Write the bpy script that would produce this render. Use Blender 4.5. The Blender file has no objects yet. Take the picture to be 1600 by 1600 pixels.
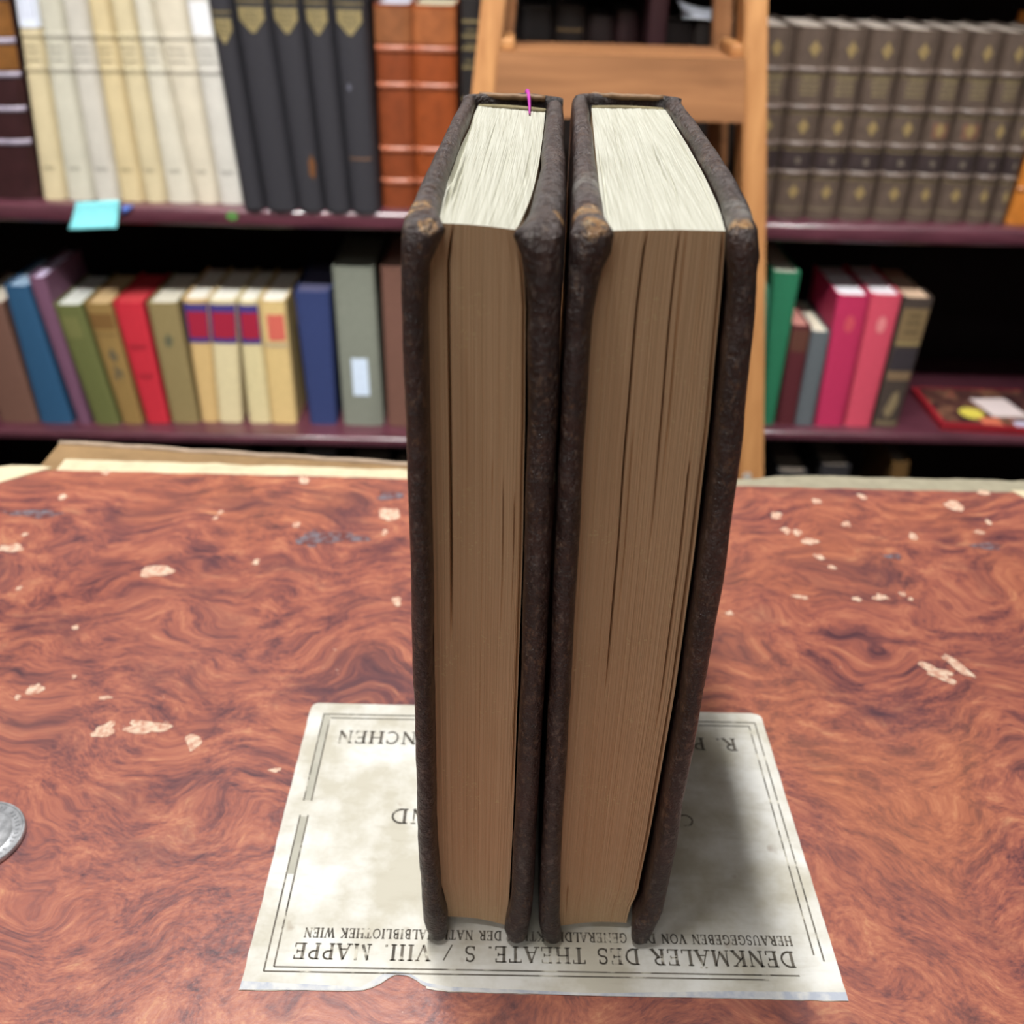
import bpy, bmesh, math, random
from mathutils import Vector, Matrix, noise

random.seed(7)
S = bpy.context.scene
C = S.collection

# ------------------------------------------------------------------ camera, world, lights, exposure
cam = bpy.data.cameras.new('camera')
cam.sensor_width = 36.0
cam.lens = 36.0 * 1553 / 1600
cam.clip_start = 0.01
cam.dof.use_dof = True
cam.dof.focus_distance = 0.262
cam.dof.aperture_fstop = 15.0
camo = bpy.data.objects.new('camera', cam)
C.objects.link(camo)
rot = Matrix(((0.9997, -0.0227, -0.0108), (0.0027, 0.5244, -0.8514), (0.025, 0.8511, 0.5243)))
camo.matrix_world = Matrix.Translation((0, 0, 0.27)) @ rot.to_quaternion().to_matrix().to_4x4()
S.camera = camo

S.view_settings.view_transform = 'Standard'
S.view_settings.look = 'None'
S.view_settings.gamma = 1.0
S.view_settings.use_curve_mapping = False
S.view_settings.exposure = 0.0

w = bpy.data.worlds.new('world')
S.world = w
w.use_nodes = True
w.node_tree.nodes['Background'].inputs[0].default_value = (0.9, 0.95, 1.0, 1)
w.node_tree.nodes['Background'].inputs[1].default_value = 0.15


def area(name, loc, target, sx, sy, power, spread=180, color=(1, 1, 1)):
    l = bpy.data.lights.new(name, 'AREA')
    l.shape = 'RECTANGLE'
    l.size = sx
    l.size_y = sy
    l.energy = power
    l.color = color
    l.spread = math.radians(spread)
    o = bpy.data.objects.new(name, l)
    C.objects.link(o)
    o.location = loc
    d = Vector(target) - Vector(loc)
    if abs(d.x) < 1e-6 and abs(d.y) < 1e-6:
        o.rotation_euler = (0, 0, 0)
    else:
        o.rotation_euler = d.to_track_quat('-Z', 'Y').to_euler()
    return o


LAMP_Z = 1.69
area('ceiling_tube_light', (-0.22, 0.46, LAMP_Z), (-0.22, 0.46, 0), 0.11, 1.0, 38, color=(1.0, 0.99, 0.97))
area('added_fill_tube', (-0.35, -1.10, LAMP_Z), (-0.35, -1.10, 0), 1.0, 0.12, 7.5, color=(1.0, 0.99, 0.97))  # unseen fill tube added to brighten the fore-edges of the two volumes
SPOTS = [(-0.62, 0.10), (0.02, 0.10), (0.66, 0.10)]  # unseen spots added to light the book spines, cone kept off the table
for sx_, sy_ in SPOTS:
    area('added_shelf_spot_light', (sx_, sy_, 1.58), (sx_ * 0.95, 1.46, -0.36), 0.09, 0.09, 3.3, spread=54, color=(1.0, 0.98, 0.96))


# ------------------------------------------------------------------ helpers
def lin(c):
    return tuple(((v / 255.0) / 12.92 if v / 255.0 <= 0.04045 else ((v / 255.0 + 0.055) / 1.055) ** 2.4) for v in c) + (1.0,)


class NT:
    """small node-tree writer"""
    def __init__(self, name, rough=0.6, spec=0.5):
        self.m = bpy.data.materials.new(name)
        self.m.use_nodes = True
        self.t = self.m.node_tree
        self.b = self.t.nodes['Principled BSDF']
        self.b.inputs['Roughness'].default_value = rough
        self.b.inputs['Specular IOR Level'].default_value = spec
        self.co = self.t.nodes.new('ShaderNodeTexCoord').outputs['Object']

    def n(self, kind, **kw):
        x = self.t.nodes.new('ShaderNode' + kind)
        for k, v in kw.items():
            setattr(x, k, v)
        return x

    def l(self, a, b):
        self.t.links.new(a, b)

    def mapped(self, scale=(1, 1, 1), rz=0.0, src=None, loc=(0, 0, 0)):
        m = self.n('Mapping')
        m.inputs['Scale'].default_value = scale
        m.inputs['Rotation'].default_value = (0, 0, rz)
        m.inputs['Location'].default_value = loc
        self.l(src or self.co, m.inputs['Vector'])
        return m.outputs['Vector']

    def noise(self, scale, detail=4, rough=0.55, src=None, dist=0.0, out='Fac'):
        x = self.n('TexNoise')
        x.inputs['Scale'].default_value = scale
        x.inputs['Detail'].default_value = detail
        x.inputs['Roughness'].default_value = rough
        x.inputs['Distortion'].default_value = dist
        self.l(src or self.co, x.inputs['Vector'])
        return x.outputs[out]

    def ramp(self, fac, stops):
        r = self.n('ValToRGB')
        e = r.color_ramp.elements
        while len(e) < len(stops):
            e.new(0.5)
        for el, (p, c) in zip(e, stops):
            el.position = p
            el.color = c if len(c) == 4 else tuple(c) + (1,)
        self.l(fac, r.inputs[0])
        return r.outputs[0]

    def mask(self, fac, a, b):
        r = self.n('MapRange')
        r.inputs[1].default_value = a
        r.inputs[2].default_value = b
        self.l(fac, r.inputs[0])
        return r.outputs[0]

    def math(self, op, a, b=None):
        x = self.n('Math', operation=op)
        for i, v in enumerate((a, b)):
            if v is None:
                continue
            if isinstance(v, (int, float)):
                x.inputs[i].default_value = v
            else:
                self.l(v, x.inputs[i])
        return x.outputs[0]

    def mix(self, fac, a, b, mode='MIX'):
        x = self.n('Mix', data_type='RGBA', blend_type=mode)
        for sock, v in ((x.inputs[0], fac), (x.inputs[6], a), (x.inputs[7], b)):
            if isinstance(v, (int, float)):
                sock.default_value = v
            elif isinstance(v, tuple):
                sock.default_value = v
            else:
                self.l(v, sock)
        return x.outputs[2]

    def bump(self, h, strength=0.3, dist=0.001):
        x = self.n('Bump')
        x.inputs['Strength'].default_value = strength
        x.inputs['Distance'].default_value = dist
        self.l(h, x.inputs['Height'])
        self.l(x.outputs[0], self.b.inputs['Normal'])
        return x

    def color(self, c):
        if isinstance(c, tuple):
            self.b.inputs['Base Color'].default_value = c
        else:
            self.l(c, self.b.inputs['Base Color'])
        return self.m


def plain(name, rgb, rough=0.6, spec=0.4, var=0.12, scale=60, bump=0.0, metal=0.0, stretch=(1, 1, 1)):
    """procedural cloth / paper / paint: base colour with a little mottled variation"""
    m = NT(name, rough, spec)
    c = lin(rgb)
    dark = tuple(v * (1 - var) for v in c[:3]) + (1,)
    light = tuple(min(1, v * (1 + var)) for v in c[:3]) + (1,)
    src = m.mapped(stretch)
    f = m.noise(scale, 5, 0.6, src)
    m.color(m.ramp(f, [(0.3, dark), (0.7, light)]))
    if bump:
        m.bump(f, bump, 0.001)
    m.b.inputs['Metallic'].default_value = metal
    return m.m


def tag(o, label=None, cat=None, group=None, kind=None):
    for k, v in (('label', label), ('category', cat), ('group', group), ('kind', kind)):
        if v:
            o[k] = v
    return o


def empty(name, loc, label=None, cat=None, group=None):
    o = bpy.data.objects.new(name, None)
    o.empty_display_size = 0.02
    C.objects.link(o)
    o.location = loc
    return tag(o, label, cat, group)


def mesh(name, verts, faces, mats, parent=None, smooth=False, midx=None, loc=None, world=False):
    """one mesh object; world=True: the vertices are given in world metres, so take the parent's place off"""
    me = bpy.data.meshes.new(name)
    if world and parent is not None:
        L = parent.matrix_world.translation if False else Vector(parent.location)
        p = parent.parent
        while p is not None:
            L = L + Vector(p.location)
            p = p.parent
        verts = [(v[0] - L.x, v[1] - L.y, v[2] - L.z) for v in verts]
    me.from_pydata([tuple(v) for v in verts], [], faces)
    for m in (mats if isinstance(mats, (list, tuple)) else [mats]):
        me.materials.append(m)
    if midx:
        me.polygons.foreach_set('material_index', midx)
    if smooth:
        me.polygons.foreach_set('use_smooth', [True] * len(me.polygons))
    me.update()
    bm = bmesh.new()
    bm.from_mesh(me)
    bmesh.ops.recalc_face_normals(bm, faces=bm.faces)
    bm.to_mesh(me)
    bm.free()
    o = bpy.data.objects.new(name, me)
    C.objects.link(o)
    if parent is not None:
        o.parent = parent
    if loc is not None:
        o.location = loc
    return o


def box_vf(x0, x1, y0, y1, z0, z1):
    v = [(x0, y0, z0), (x1, y0, z0), (x1, y1, z0), (x0, y1, z0), (x0, y0, z1), (x1, y0, z1), (x1, y1, z1), (x0, y1, z1)]
    f = [(0, 3, 2, 1), (4, 5, 6, 7), (0, 1, 5, 4), (1, 2, 6, 5), (2, 3, 7, 6), (3, 0, 4, 7)]
    return v, f


def box(name, x0, x1, y0, y1, z0, z1, mat, parent=None, bevel=0.0, world=True):
    v, f = box_vf(x0, x1, y0, y1, z0, z1)
    o = mesh(name, v, f, mat, parent, world=world)
    if bevel:
        bm = bmesh.new()
        bm.from_mesh(o.data)
        bmesh.ops.bevel(bm, geom=bm.edges[:], offset=bevel, segments=3, affect='EDGES', profile=0.5)
        bm.to_mesh(o.data)
        bm.free()
        o.data.polygons.foreach_set('use_smooth', [True] * len(o.data.polygons))
        try:
            o.data.set_sharp_from_angle(angle=math.radians(50))
        except Exception:
            pass
    return o


def beam(name, p, q, wx, wy, mat, parent, wx2=None, bevel=0.002):
    """a straight timber from p to q: section wx by wy (axis-aligned section), optional other width at q"""
    wx2 = wx2 or wx
    v = []
    for (P, a) in ((p, wx), (q, wx2)):
        for sx, sy in ((-1, -1), (1, -1), (1, 1), (-1, 1)):
            v.append((P[0] + sx * a / 2, P[1] + sy * wy / 2, P[2]))
    f = [(0, 3, 2, 1), (4, 5, 6, 7), (0, 1, 5, 4), (1, 2, 6, 5), (2, 3, 7, 6), (3, 0, 4, 7)]
    o = mesh(name, v, f, mat, parent, world=True)
    bm = bmesh.new()
    bm.from_mesh(o.data)
    bmesh.ops.bevel(bm, geom=bm.edges[:], offset=bevel, segments=2, affect='EDGES')
    bm.to_mesh(o.data)
    bm.free()
    return o


def interp(tab, z):
    if z <= tab[0][0]:
        return tab[0][1]
    for (a, x), (b, y) in zip(tab, tab[1:]):
        if z <= b:
            t = (z - a) / (b - a)
            t = t * t * (3 - 2 * t) * 0.5 + t * 0.5
            return x + (y - x) * t
    return tab[-1][1]


def nz(x, y, z, s=1.0):
    return noise.noise(Vector((x * s, y * s, z * s)))


# ------------------------------------------------------------------ materials of the setting
M_floor = plain('floor_carpet', (52, 46, 44), 0.9, 0.2, 0.25, 40, 0.3)
M_wall = plain('wall_paint', (196, 190, 180), 0.8, 0.3, 0.04, 8, 0.05)
M_ceil = plain('ceiling_paint', (215, 212, 205), 0.9, 0.2, 0.03, 6)
M_shelf = NT('mahogany_shelf', 0.38, 0.5)
_g = M_shelf.noise(14, 6, 0.6, M_shelf.mapped((1, 8, 8)))
M_shelf.color(M_shelf.ramp(_g, [(0.3, lin((66, 32, 42))), (0.7, lin((100, 54, 66)))]))
M_shelf.bump(_g, 0.05, 0.001)
M_shelf.b.inputs['Coat Weight'].default_value = 1.0
M_shelf.b.inputs['Coat Roughness'].default_value = 0.16
M_shelf = M_shelf.m
M_shelfback = plain('dark_back_panel', (22, 13, 15), 0.8, 0.2, 0.2, 20, stretch=(8, 1, 1))
M_upright = plain('shade_painted_upright', (44, 22, 26), 0.5, 0.3, 0.2, 14, stretch=(8, 8, 1))  # darker copy of the mahogany, shade behind the ladder put into the colour
M_table = plain('dark_table_wood', (52, 34, 26), 0.5, 0.4, 0.25, 12, 0.1, stretch=(1, 8, 8))
M_lampmetal = plain('lamp_white_metal', (225, 225, 225), 0.4, 0.5, 0.02, 10)

# ------------------------------------------------------------------ room shell
FZ, CZ = -0.80, 1.78


def struct(name, *a):
    return tag(box(name, *a), kind='structure')


struct('floor', -2.2, 2.2, -1.9, 1.86, FZ - 0.05, FZ, M_floor)
struct('ceiling', -2.2, 2.2, -1.9, 1.86, CZ, CZ + 0.05, M_ceil)
struct('wall_back', -2.2, 2.2, 1.81, 1.86, FZ, CZ, M_wall)
struct('wall_front', -2.2, 2.2, -1.9, -1.85, FZ, CZ, M_wall)
struct('wall_left', -2.25, -2.2, -1.85, 1.81, FZ, CZ, M_wall)
struct('wall_right', 2.2, 2.25, -1.85, 1.81, FZ, CZ, M_wall)

# ceiling tube, plus the added fill tube and shelf spots (the light sources above sit in these fittings)
lf = empty('ceiling_light', (-0.22, 0.46, CZ), 'long white fluorescent ceiling light above the reading table', 'lamp')
box('housing', -0.30, -0.14, -0.07, 0.99, 1.70, CZ, M_lampmetal, lf, 0.004)
lf = empty('ceiling_light', (-0.35, -1.10, CZ), 'added white fluorescent fill light set crosswise behind the reading table', 'lamp')
box('housing', -0.90, 0.20, -1.19, -1.01, 1.70, CZ, M_lampmetal, lf, 0.004)
for sx_, sy_ in SPOTS:
    side = 'left' if sx_ < -0.3 else ('right' if sx_ > 0.3 else 'middle')
    tl = empty('added_shelf_spot', (sx_, sy_, CZ), 'added white ceiling spot lamp aimed at the ' + side + ' of the bookcase', 'lamp', 'added spot lamps aimed at the bookcase')
    box('base', sx_ - 0.03, sx_ + 0.03, sy_ - 0.03, sy_ + 0.03, CZ - 0.02, CZ, M_lampmetal, tl, 0.003)
    box('stem', sx_ - 0.008, sx_ + 0.008, sy_ - 0.06, sy_ - 0.044, 1.60, CZ - 0.01, M_lampmetal, tl, 0.002)
    box('lamp_head', sx_ - 0.05, sx_ + 0.05, sy_ - 0.14, sy_ - 0.044, 1.56, 1.66, M_lampmetal, tl, 0.006)

# ------------------------------------------------------------------ bookcase
SHELF1 = -0.117
bc = empty('bookcase', (0.19, 1.44, FZ), 'dark red mahogany bookcase filled with old books behind the ladder', 'bookcase')
YF, YB = 1.44, 1.78
for x0, x1 in ((-1.02, -0.995), (0.178, 0.203), (1.30, 1.325)):
    box('upright', x0, x1, YF + 0.004, YB, FZ, 1.30, M_upright, bc, 0.003)
box('back_panel', -0.995, 1.30, YB - 0.012, YB - 0.004, FZ, 1.30, M_shelfback, bc)
for x0, x1, tops in ((-0.995, 0.178, (SHELF1, -0.482, -0.745, 0.33, 0.72, 1.28)), (0.203, 1.30, (SHELF1 - 0.0005, -0.452, -0.745, 0.33, 0.72, 1.28))):
    for zt in tops:
        th = 0.027 if zt > -0.3 else 0.017
        box('shelf', x0, x1, YF, YB - 0.012, zt - th, zt, M_shelf, bc, 0.007 if zt > -0.3 else 0.005)

# ------------------------------------------------------------------ table under the portfolio
tb = empty('reading_table', (0, 0, FZ), 'dark wooden table carrying the marbled portfolio', 'table')
box('tabletop', -0.40, 0.42, -0.45, 0.44, -0.062, -0.032, M_table, tb, 0.004)
for sx_ in (-0.37, 0.34):
    for sy_ in (-0.42, 0.35):
        box('leg', sx_, sx_ + 0.05, sy_, sy_ + 0.05, FZ, -0.062, M_table, tb, 0.004)
for sy_ in (-0.41, 0.375):
    box('apron', -0.32, 0.34, sy_, sy_ + 0.02, -0.13, -0.062, M_table, tb, 0.002)


# ------------------------------------------------------------------ portfolio with its marbled cover
def marbled():
    m = NT('burl_marbled_paper', 0.40, 0.5)

    def warp(src, scale, amp, loc=(0, 0, 0)):
        c = m.noise(scale, 2, 0.5, m.mapped((1, 1, 1), 0, m.co, loc), out='Color')
        k = m.n('VectorMath', operation='SCALE'); m.l(c, k.inputs[0]); k.inputs['Scale'].default_value = amp
        a = m.n('VectorMath', operation='ADD'); m.l(src, a.inputs[0]); m.l(k.outputs[0], a.inputs[1])
        return a.outputs[0]
    wv = warp(warp(m.co, 9, 0.13), 28, 0.026, (5, 3, 0))
    s1 = m.noise(1.0, 5, 0.60, m.mapped((48, 135, 1), 1.15, wv))
    s2 = m.noise(1.0, 4, 0.62, m.mapped((52, 150, 1), -0.45, wv, (9, 4, 0)))
    sel = m.mask(m.noise(7.5, 2, 0.5, m.mapped((1, 1, 1), 0, m.co, (2, 8, 0))), 0.42, 0.58)
    st = m.math('ADD', m.math('MULTIPLY', s1, sel), m.math('MULTIPLY', s2, m.math('SUBTRACT', 1.0, sel)))
    fine = m.noise(1.0, 5, 0.7, m.mapped((330, 800, 1), 0.8, wv))
    cloud = m.noise(34, 5, 0.66, wv)
    f = m.math('ADD', m.math('MULTIPLY', st, 0.52), m.math('MULTIPLY', fine, 0.34))
    f = m.math('ADD', f, m.math('MULTIPLY', cloud, 0.24))
    f = m.math('SUBTRACT', f, 0.05)
    base = m.ramp(f, [(0.38, lin((84, 52, 60))), (0.45, lin((130, 76, 72))), (0.51, lin((164, 95, 79))), (0.57, lin((184, 114, 90))), (0.645, lin((206, 146, 110)))])
    glow = m.noise(8.0, 3, 0.5, m.mapped((1, 1, 1), 0, wv, (3, 1, 0)))
    warm = m.mix(m.math('MULTIPLY', m.mask(glow, 0.48, 0.70), 0.40), base, m.mix(0.6, base, lin((204, 130, 78))))
    dk = m.mask(m.noise(17, 4, 0.66, m.mapped((1, 1.8, 1), 0.7, wv, (7, 2, 0))), 0.52, 0.70)
    dark = m.mix(m.math('MULTIPLY', dk, 0.6), warm, lin((84, 54, 64)))
    vor = m.n('TexVoronoi'); vor.inputs['Scale'].default_value = 46
    m.l(m.mix(0.06, m.co, m.noise(160, 2, out='Color')), vor.inputs['Vector'])
    rnd = m.n('SeparateColor'); m.l(vor.outputs['Color'], rnd.inputs[0])
    near = m.math('LESS_THAN', vor.outputs['Distance'], m.math('MULTIPLY', m.mask(rnd.outputs[0], 0.93, 1.0), 0.10))
    m.color(m.mix(m.math('MULTIPLY', near, 0.8), dark, lin((214, 172, 150))))
    m.bump(m.math('ADD', m.noise(420, 4, 0.6), m.math('MULTIPLY', m.noise(30, 3), 1.4)), 0.12, 0.001)
    rr = m.mask(m.noise(12, 4), 0.3, 0.7)
    m.l(m.math('ADD', m.math('MULTIPLY', rr, 0.16), 0.34), m.b.inputs['Roughness'])
    m.b.inputs['Coat Weight'].default_value = 0.35
    m.b.inputs['Coat Roughness'].default_value = 0.4
    return m.m


M_marble = marbled()
M_cream = plain('worn_cream_board', (214, 200, 168), 0.85, 0.2, 0.12, 90, 0.2)
M_vellum = plain('vellum_corner', (220, 205, 172), 0.7, 0.3, 0.12, 50, 0.2)
M_greypaper = plain('grey_cream_paper', (158, 151, 130), 0.85, 0.2, 0.12, 90, 0.2)
M_backboard = plain('tan_card_board', (146, 118, 84), 0.85, 0.2, 0.15, 70, 0.2)
M_clothrim = plain('faded_cloth_rim', (172, 152, 132), 0.85, 0.2, 0.15, 120, 0.2)

pf = empty('portfolio', (0.015, 0.26, -0.031), 'large red-brown marbled portfolio lying on the table with a pasted paper title label', 'portfolio')


def slab(name, xs, yfar, y0, z0, z1, mat, parent, jag=0.0012, n=60, seed=0.0, topmat=None):
    """a flat board or sheet with a slightly torn far edge; xs=(x0,x1); yfar = value or function of x"""
    v, f, mi = [], [], []
    for i in range(n + 1):
        x = xs[0] + (xs[1] - xs[0]) * i / n
        yy = (yfar(x) if callable(yfar) else yfar) + jag * nz(x * 60, seed, 0.3) + jag * 0.6 * nz(x * 190, seed, 1.7)
        v += [(x, y0, z0), (x, y0, z1), (x, yy - 0.0006, z1), (x, yy, (z0 + z1) / 2), (x, yy - 0.0004, z0)]
    for i in range(n):
        a = i * 5
        for k in range(5):
            b, c = a + k, a + (k + 1) % 5
            f.append((b, c, c + 5, b + 5))
            mi.append(1 if (topmat and k == 1) else 0)
    f.append((0, 1, 2, 3, 4)); mi.append(0)
    f.append(tuple(n * 5 + k for k in range(5))); mi.append(0)
    return mesh(name, v, f, [mat, topmat] if topmat else mat, parent, midx=mi, world=True)


slab('back_cover', (-0.268, 0.307), 0.4995, 0.03, -0.031, -0.026, M_backboard, pf, 0.0008, seed=1)
# loose sheets and a flap between the boards, pale edges showing along the far side
slab('paper_sheet', (-0.262, 0.30), 0.474, 0.05, -0.0258, -0.0162, M_cream, pf, 0.0010, seed=3)


def flap_far(x):
    return 0.5205 - 0.080 * (x + 0.245) + 0.0006 * nz(x * 30, 4.0, 1.0)


tag(slab('flap', (-0.262, 0.06), flap_far, 0.05, -0.0160, -0.0102, M_backboard, pf, 0.0006, seed=2), 'tan inner flap with a pale folded rim')
tube_pts = [(-0.262 + 0.32 * k / 24, flap_far(-0.262 + 0.32 * k / 24) - 0.0008, -0.0098 - 0.0006 * (k % 3 == 0)) for k in range(25)]
slab('paper_sheet', (-0.246, 0.095), lambda x: 0.4920 - 0.018 * (x + 0.246), 0.05, -0.0092, -0.0042, M_cream, pf, 0.0012, seed=6)
slab('paper_sheet', (0.100, 0.303), lambda x: 0.5005 - 0.006 * math.exp(-((x - 0.135) / 0.022) ** 2), 0.05, -0.0125, -0.0086, M_greypaper, pf, 0.0014, seed=5)
slab('paper_sheet', (0.100, 0.301), 0.4850, 0.05, -0.0082, -0.0042, M_greypaper, pf, 0.0016, seed=7)
slab('front_cover', (-0.279, 0.309), 0.4715, 0.03, -0.0040, 0.0, M_cream, pf, 0.0010, n=140, seed=8, topmat=M_marble)


def flat_poly(name, pts, z0, z1, mat, parent, world=True):
    n = len(pts)
    v = [(p[0], p[1], z1) for p in pts] + [(p[0], p[1], z0) for p in pts]
    f = [tuple(range(n)), tuple(range(2 * n - 1, n - 1, -1))] + [(i, (i + 1) % n, n + (i + 1) % n, n + i) for i in range(n)]
    return mesh(name, v, f, mat, parent, world=world)


flat_poly('corner_piece', [(-0.2455, 0.4730), (-0.252, 0.4748), (-0.268, 0.4745), (-0.2805, 0.4700), (-0.2815, 0.440), (-0.279, 0.4395), (-0.2655, 0.4565)], -0.0042, 0.0005, M_vellum, pf)
flat_poly('corner_piece', [(0.2800, 0.4725), (0.3095, 0.4725), (0.3105, 0.444), (0.3000, 0.4440), (0.2870, 0.4600)], -0.0042, 0.0005, M_vellum, pf)

# rubbed patches of bare paper on the marbled cover (irregular, hand-placed)
M_scuff = NT('bare_paper_scuff', 0.8, 0.3)
M_scuff.color(M_scuff.ramp(M_scuff.noise(420, 4), [(0.35, lin((196, 140, 118))), (0.6, lin((226, 200, 176)))]))
M_scuff = M_scuff.m
M_bluescuff = NT('blue_grey_scuff', 0.7, 0.3)
M_bluescuff.color(M_bluescuff.ramp(M_bluescuff.noise(300, 4), [(0.4, lin((112, 62, 58))), (0.62, lin((122, 116, 124)))]))
M_bluescuff = M_bluescuff.m
SC = []


def blob(cx, cy, rx, ry, a=0.0, wob=0.5, n=18, z=0.00012):
    pts = []
    for i in range(n):
        t = 2 * math.pi * i / n
        r = max(0.45, 1 + wob * nz(math.cos(t) * 1.3 + cx * 90, math.sin(t) * 1.3 + cy * 90, 0.5) * 1.6)
        x, y = rx * r * math.cos(t), ry * r * math.sin(t)
        pts.append((cx + x * math.cos(a) - y * math.sin(a), cy + x * math.sin(a) + y * math.cos(a), z))
    return pts


def patches(name, blobs, mat, parent):
    v, f = [], []
    for bi, b in enumerate(blobs):
        b = [(p[0], p[1], p[2] + bi * 1.5e-6) for p in b]
        k = len(v)
        n_ = len(b)
        v += b + [tuple(sum(p[q] for p in b) / n_ for q in range(3))]
        f += [(k + i, k + (i + 1) % n_, k + n_) for i in range(n_)]
    o = mesh(name, v, f, mat, parent, world=True)
    for p in o.data.polygons:
        if p.normal.z < 0:
            p.flip()
    return tag(o, kind='stuff')


# worn spots on the cover in metres: x, y, half width, half depth, turn
SCUFFS = [(-0.1592, 0.3785, 0.00607, 0.00418, 0.03), (-0.0567, 0.4320, 0.00528, 0.00619, 0.06), (-0.2339, 0.3954, 0.00594, 0.00344, 0.03), (-0.1472, 0.2755, 0.00385, 0.00335, 0.18),
    (-0.1332, 0.2769, 0.00775, 0.00276, -0.03), (-0.1125, 0.2698, 0.00276, 0.00327, 0.15), (-0.1825, 0.2972, 0.00291, 0.00301, -0.12), (-0.1533, 0.2929, 0.00200, 0.00131, 0.18),
    (-0.0796, 0.2569, 0.00248, 0.00125, 0.00), (-0.1811, 0.3358, 0.00170, 0.00176, 0.00), (0.2419, 0.4552, 0.00410, 0.00518, 0.00), (0.1432, 0.4412, 0.00305, 0.00348, 0.06),
    (0.1452, 0.4265, 0.00238, 0.00276, 0.00), (0.1507, 0.4249, 0.00223, 0.00274, 0.15), (0.1781, 0.4339, 0.00272, 0.00283, 0.06), (0.1551, 0.4168, 0.00381, 0.00267, 0.00),
    (0.1767, 0.3709, 0.00379, 0.00272, 0.03), (0.1643, 0.3689, 0.00242, 0.00202, 0.09), (0.1872, 0.3737, 0.00150, 0.00206, 0.00), (0.1895, 0.3698, 0.00122, 0.00180, 0.00),
    (0.1692, 0.4560, 0.00250, 0.00273, 0.00), (0.1945, 0.4625, 0.00190, 0.00279, 0.00), (0.2091, 0.4237, 0.00179, 0.00356, 0.06), (0.1599, 0.3940, 0.00197, 0.00222, 0.06),
    (0.1561, 0.4031, 0.00229, 0.00203, 0.00), (0.1384, 0.3695, 0.00376, 0.00157, 0.00), (0.2539, 0.4390, 0.00123, 0.00201, 0.00), (0.2451, 0.4288, 0.00211, 0.00195, 0.00),
    (-0.1071, 0.4666, 0.00309, 0.00313, 0.00), (-0.2152, 0.4700, 0.00214, 0.00284, 0.00), (-0.2281, 0.4436, 0.00205, 0.00289, 0.00), (-0.1433, 0.4320, 0.00145, 0.00223, 0.09),
    (-0.1443, 0.4258, 0.00172, 0.00164, 0.00), (-0.1155, 0.3876, 0.00189, 0.00215, 0.00), (-0.1031, 0.4215, 0.00172, 0.00215, 0.00), (-0.0576, 0.4163, 0.00143, 0.00212, 0.00),
    (-0.0461, 0.3594, 0.00232, 0.00302, 0.09), (-0.2326, 0.4067, 0.00138, 0.00204, 0.00), (-0.2165, 0.3628, 0.00115, 0.00152, 0.00), (-0.1700, 0.3048, 0.00114, 0.00155, 0.00),
    (-0.1872, 0.2923, 0.00133, 0.00147, 0.12), (0.1035, 0.3562, 0.00130, 0.00171, 0.00), (0.2635, 0.4697, 0.00323, 0.00222, 0.00)]
PEELS = [(0.1839, 0.3188, 0.00326, 0.00621, 0.90), (0.1854, 0.3140, 0.00296, 0.00323, 0.00), (0.1936, 0.3232, 0.00192, 0.00718, 0.50)]
RUBS = [(-0.0937, 0.4101, 0.00563, 0.00637, 0.00), (-0.0797, 0.4107, 0.01098, 0.00463, 0.00), (-0.2368, 0.4261, 0.01424, 0.00334, 0.00), (-0.0588, 0.4518, 0.00673, 0.00332, 0.00),
    (0.1927, 0.4046, 0.00480, 0.00227, 0.00), (0.2431, 0.4157, 0.00820, 0.00236, 0.00)]
SC = [blob(*p) for p in SCUFFS] + [blob(*p, 0.6) for p in PEELS]
patches('scuff_marks', SC, M_scuff, pf)
SB = [blob(*p, 0.5) for p in RUBS]
patches('grey_rub_marks', SB, M_bluescuff, pf)

# ---- the pasted title label
M_label = NT('aged_label_paper', 0.75, 0.35)
_st = M_label.noise(34, 5, 0.6)
_fi = M_label.noise(1.0, 4, 0.6, M_label.mapped((60, 260, 60)))
_c = M_label.mix(M_label.mask(_st, 0.40, 0.60), lin((236, 235, 229)), lin((202, 197, 181)))
_c = M_label.mix(M_label.math('MULTIPLY', M_label.mask(_fi, 0.52, 0.75), 0.35), _c, lin((178, 170, 150)))
_sp = M_label.mask(M_label.noise(95, 2, 0.5), 0.69, 0.75)
_c = M_label.mix(M_label.math('MULTIPLY', _sp, 0.45), _c, lin((140, 112, 82)))
M_label.color(_c)
M_label.bump(_fi, 0.06, 0.0005)
M_label = M_label.m
M_bluepaper = NT('skinned_bluish_paper', 0.8, 0.3)
M_bluepaper.color(M_bluepaper.ramp(M_bluepaper.noise(170, 4), [(0.4, lin((186, 192, 204))), (0.6, lin((222, 222, 220)))]))
M_bluepaper = M_bluepaper.m
M_ink = NT('worn_print_ink', 0.8, 0.3)
_w = M_ink.noise(150, 3, 0.6)
M_ink.color(M_ink.mix(M_ink.mask(_w, 0.56, 0.66), M_ink.ramp(M_ink.noise(60, 3), [(0.35, lin((82, 77, 70))), (0.65, lin((128, 121, 110)))]), lin((212, 207, 192))))
M_ink = M_ink.m
M_inkband = NT('pale_grey_band_ink', 0.8, 0.3)
M_inkband.color(M_inkband.ramp(M_inkband.noise(80, 4), [(0.3, lin((172, 170, 156))), (0.7, lin((196, 193, 180)))]))
M_inkband = M_inkband.m

LX0, LX1, LY0, LY1 = -0.0724, 0.1040, 0.1716, 0.2912
pts = []


def run(x0, y0, x1, y1, n, amp=0.00025, skip_last=True):
    for i in range(n):
        t = i / n
        x, y = x0 + (x1 - x0) * t, y0 + (y1 - y0) * t
        pts.append((x + amp * nz(y * 220, 3.3, x * 10), y + amp * nz(x * 220, 1.1, y * 10)))


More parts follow.
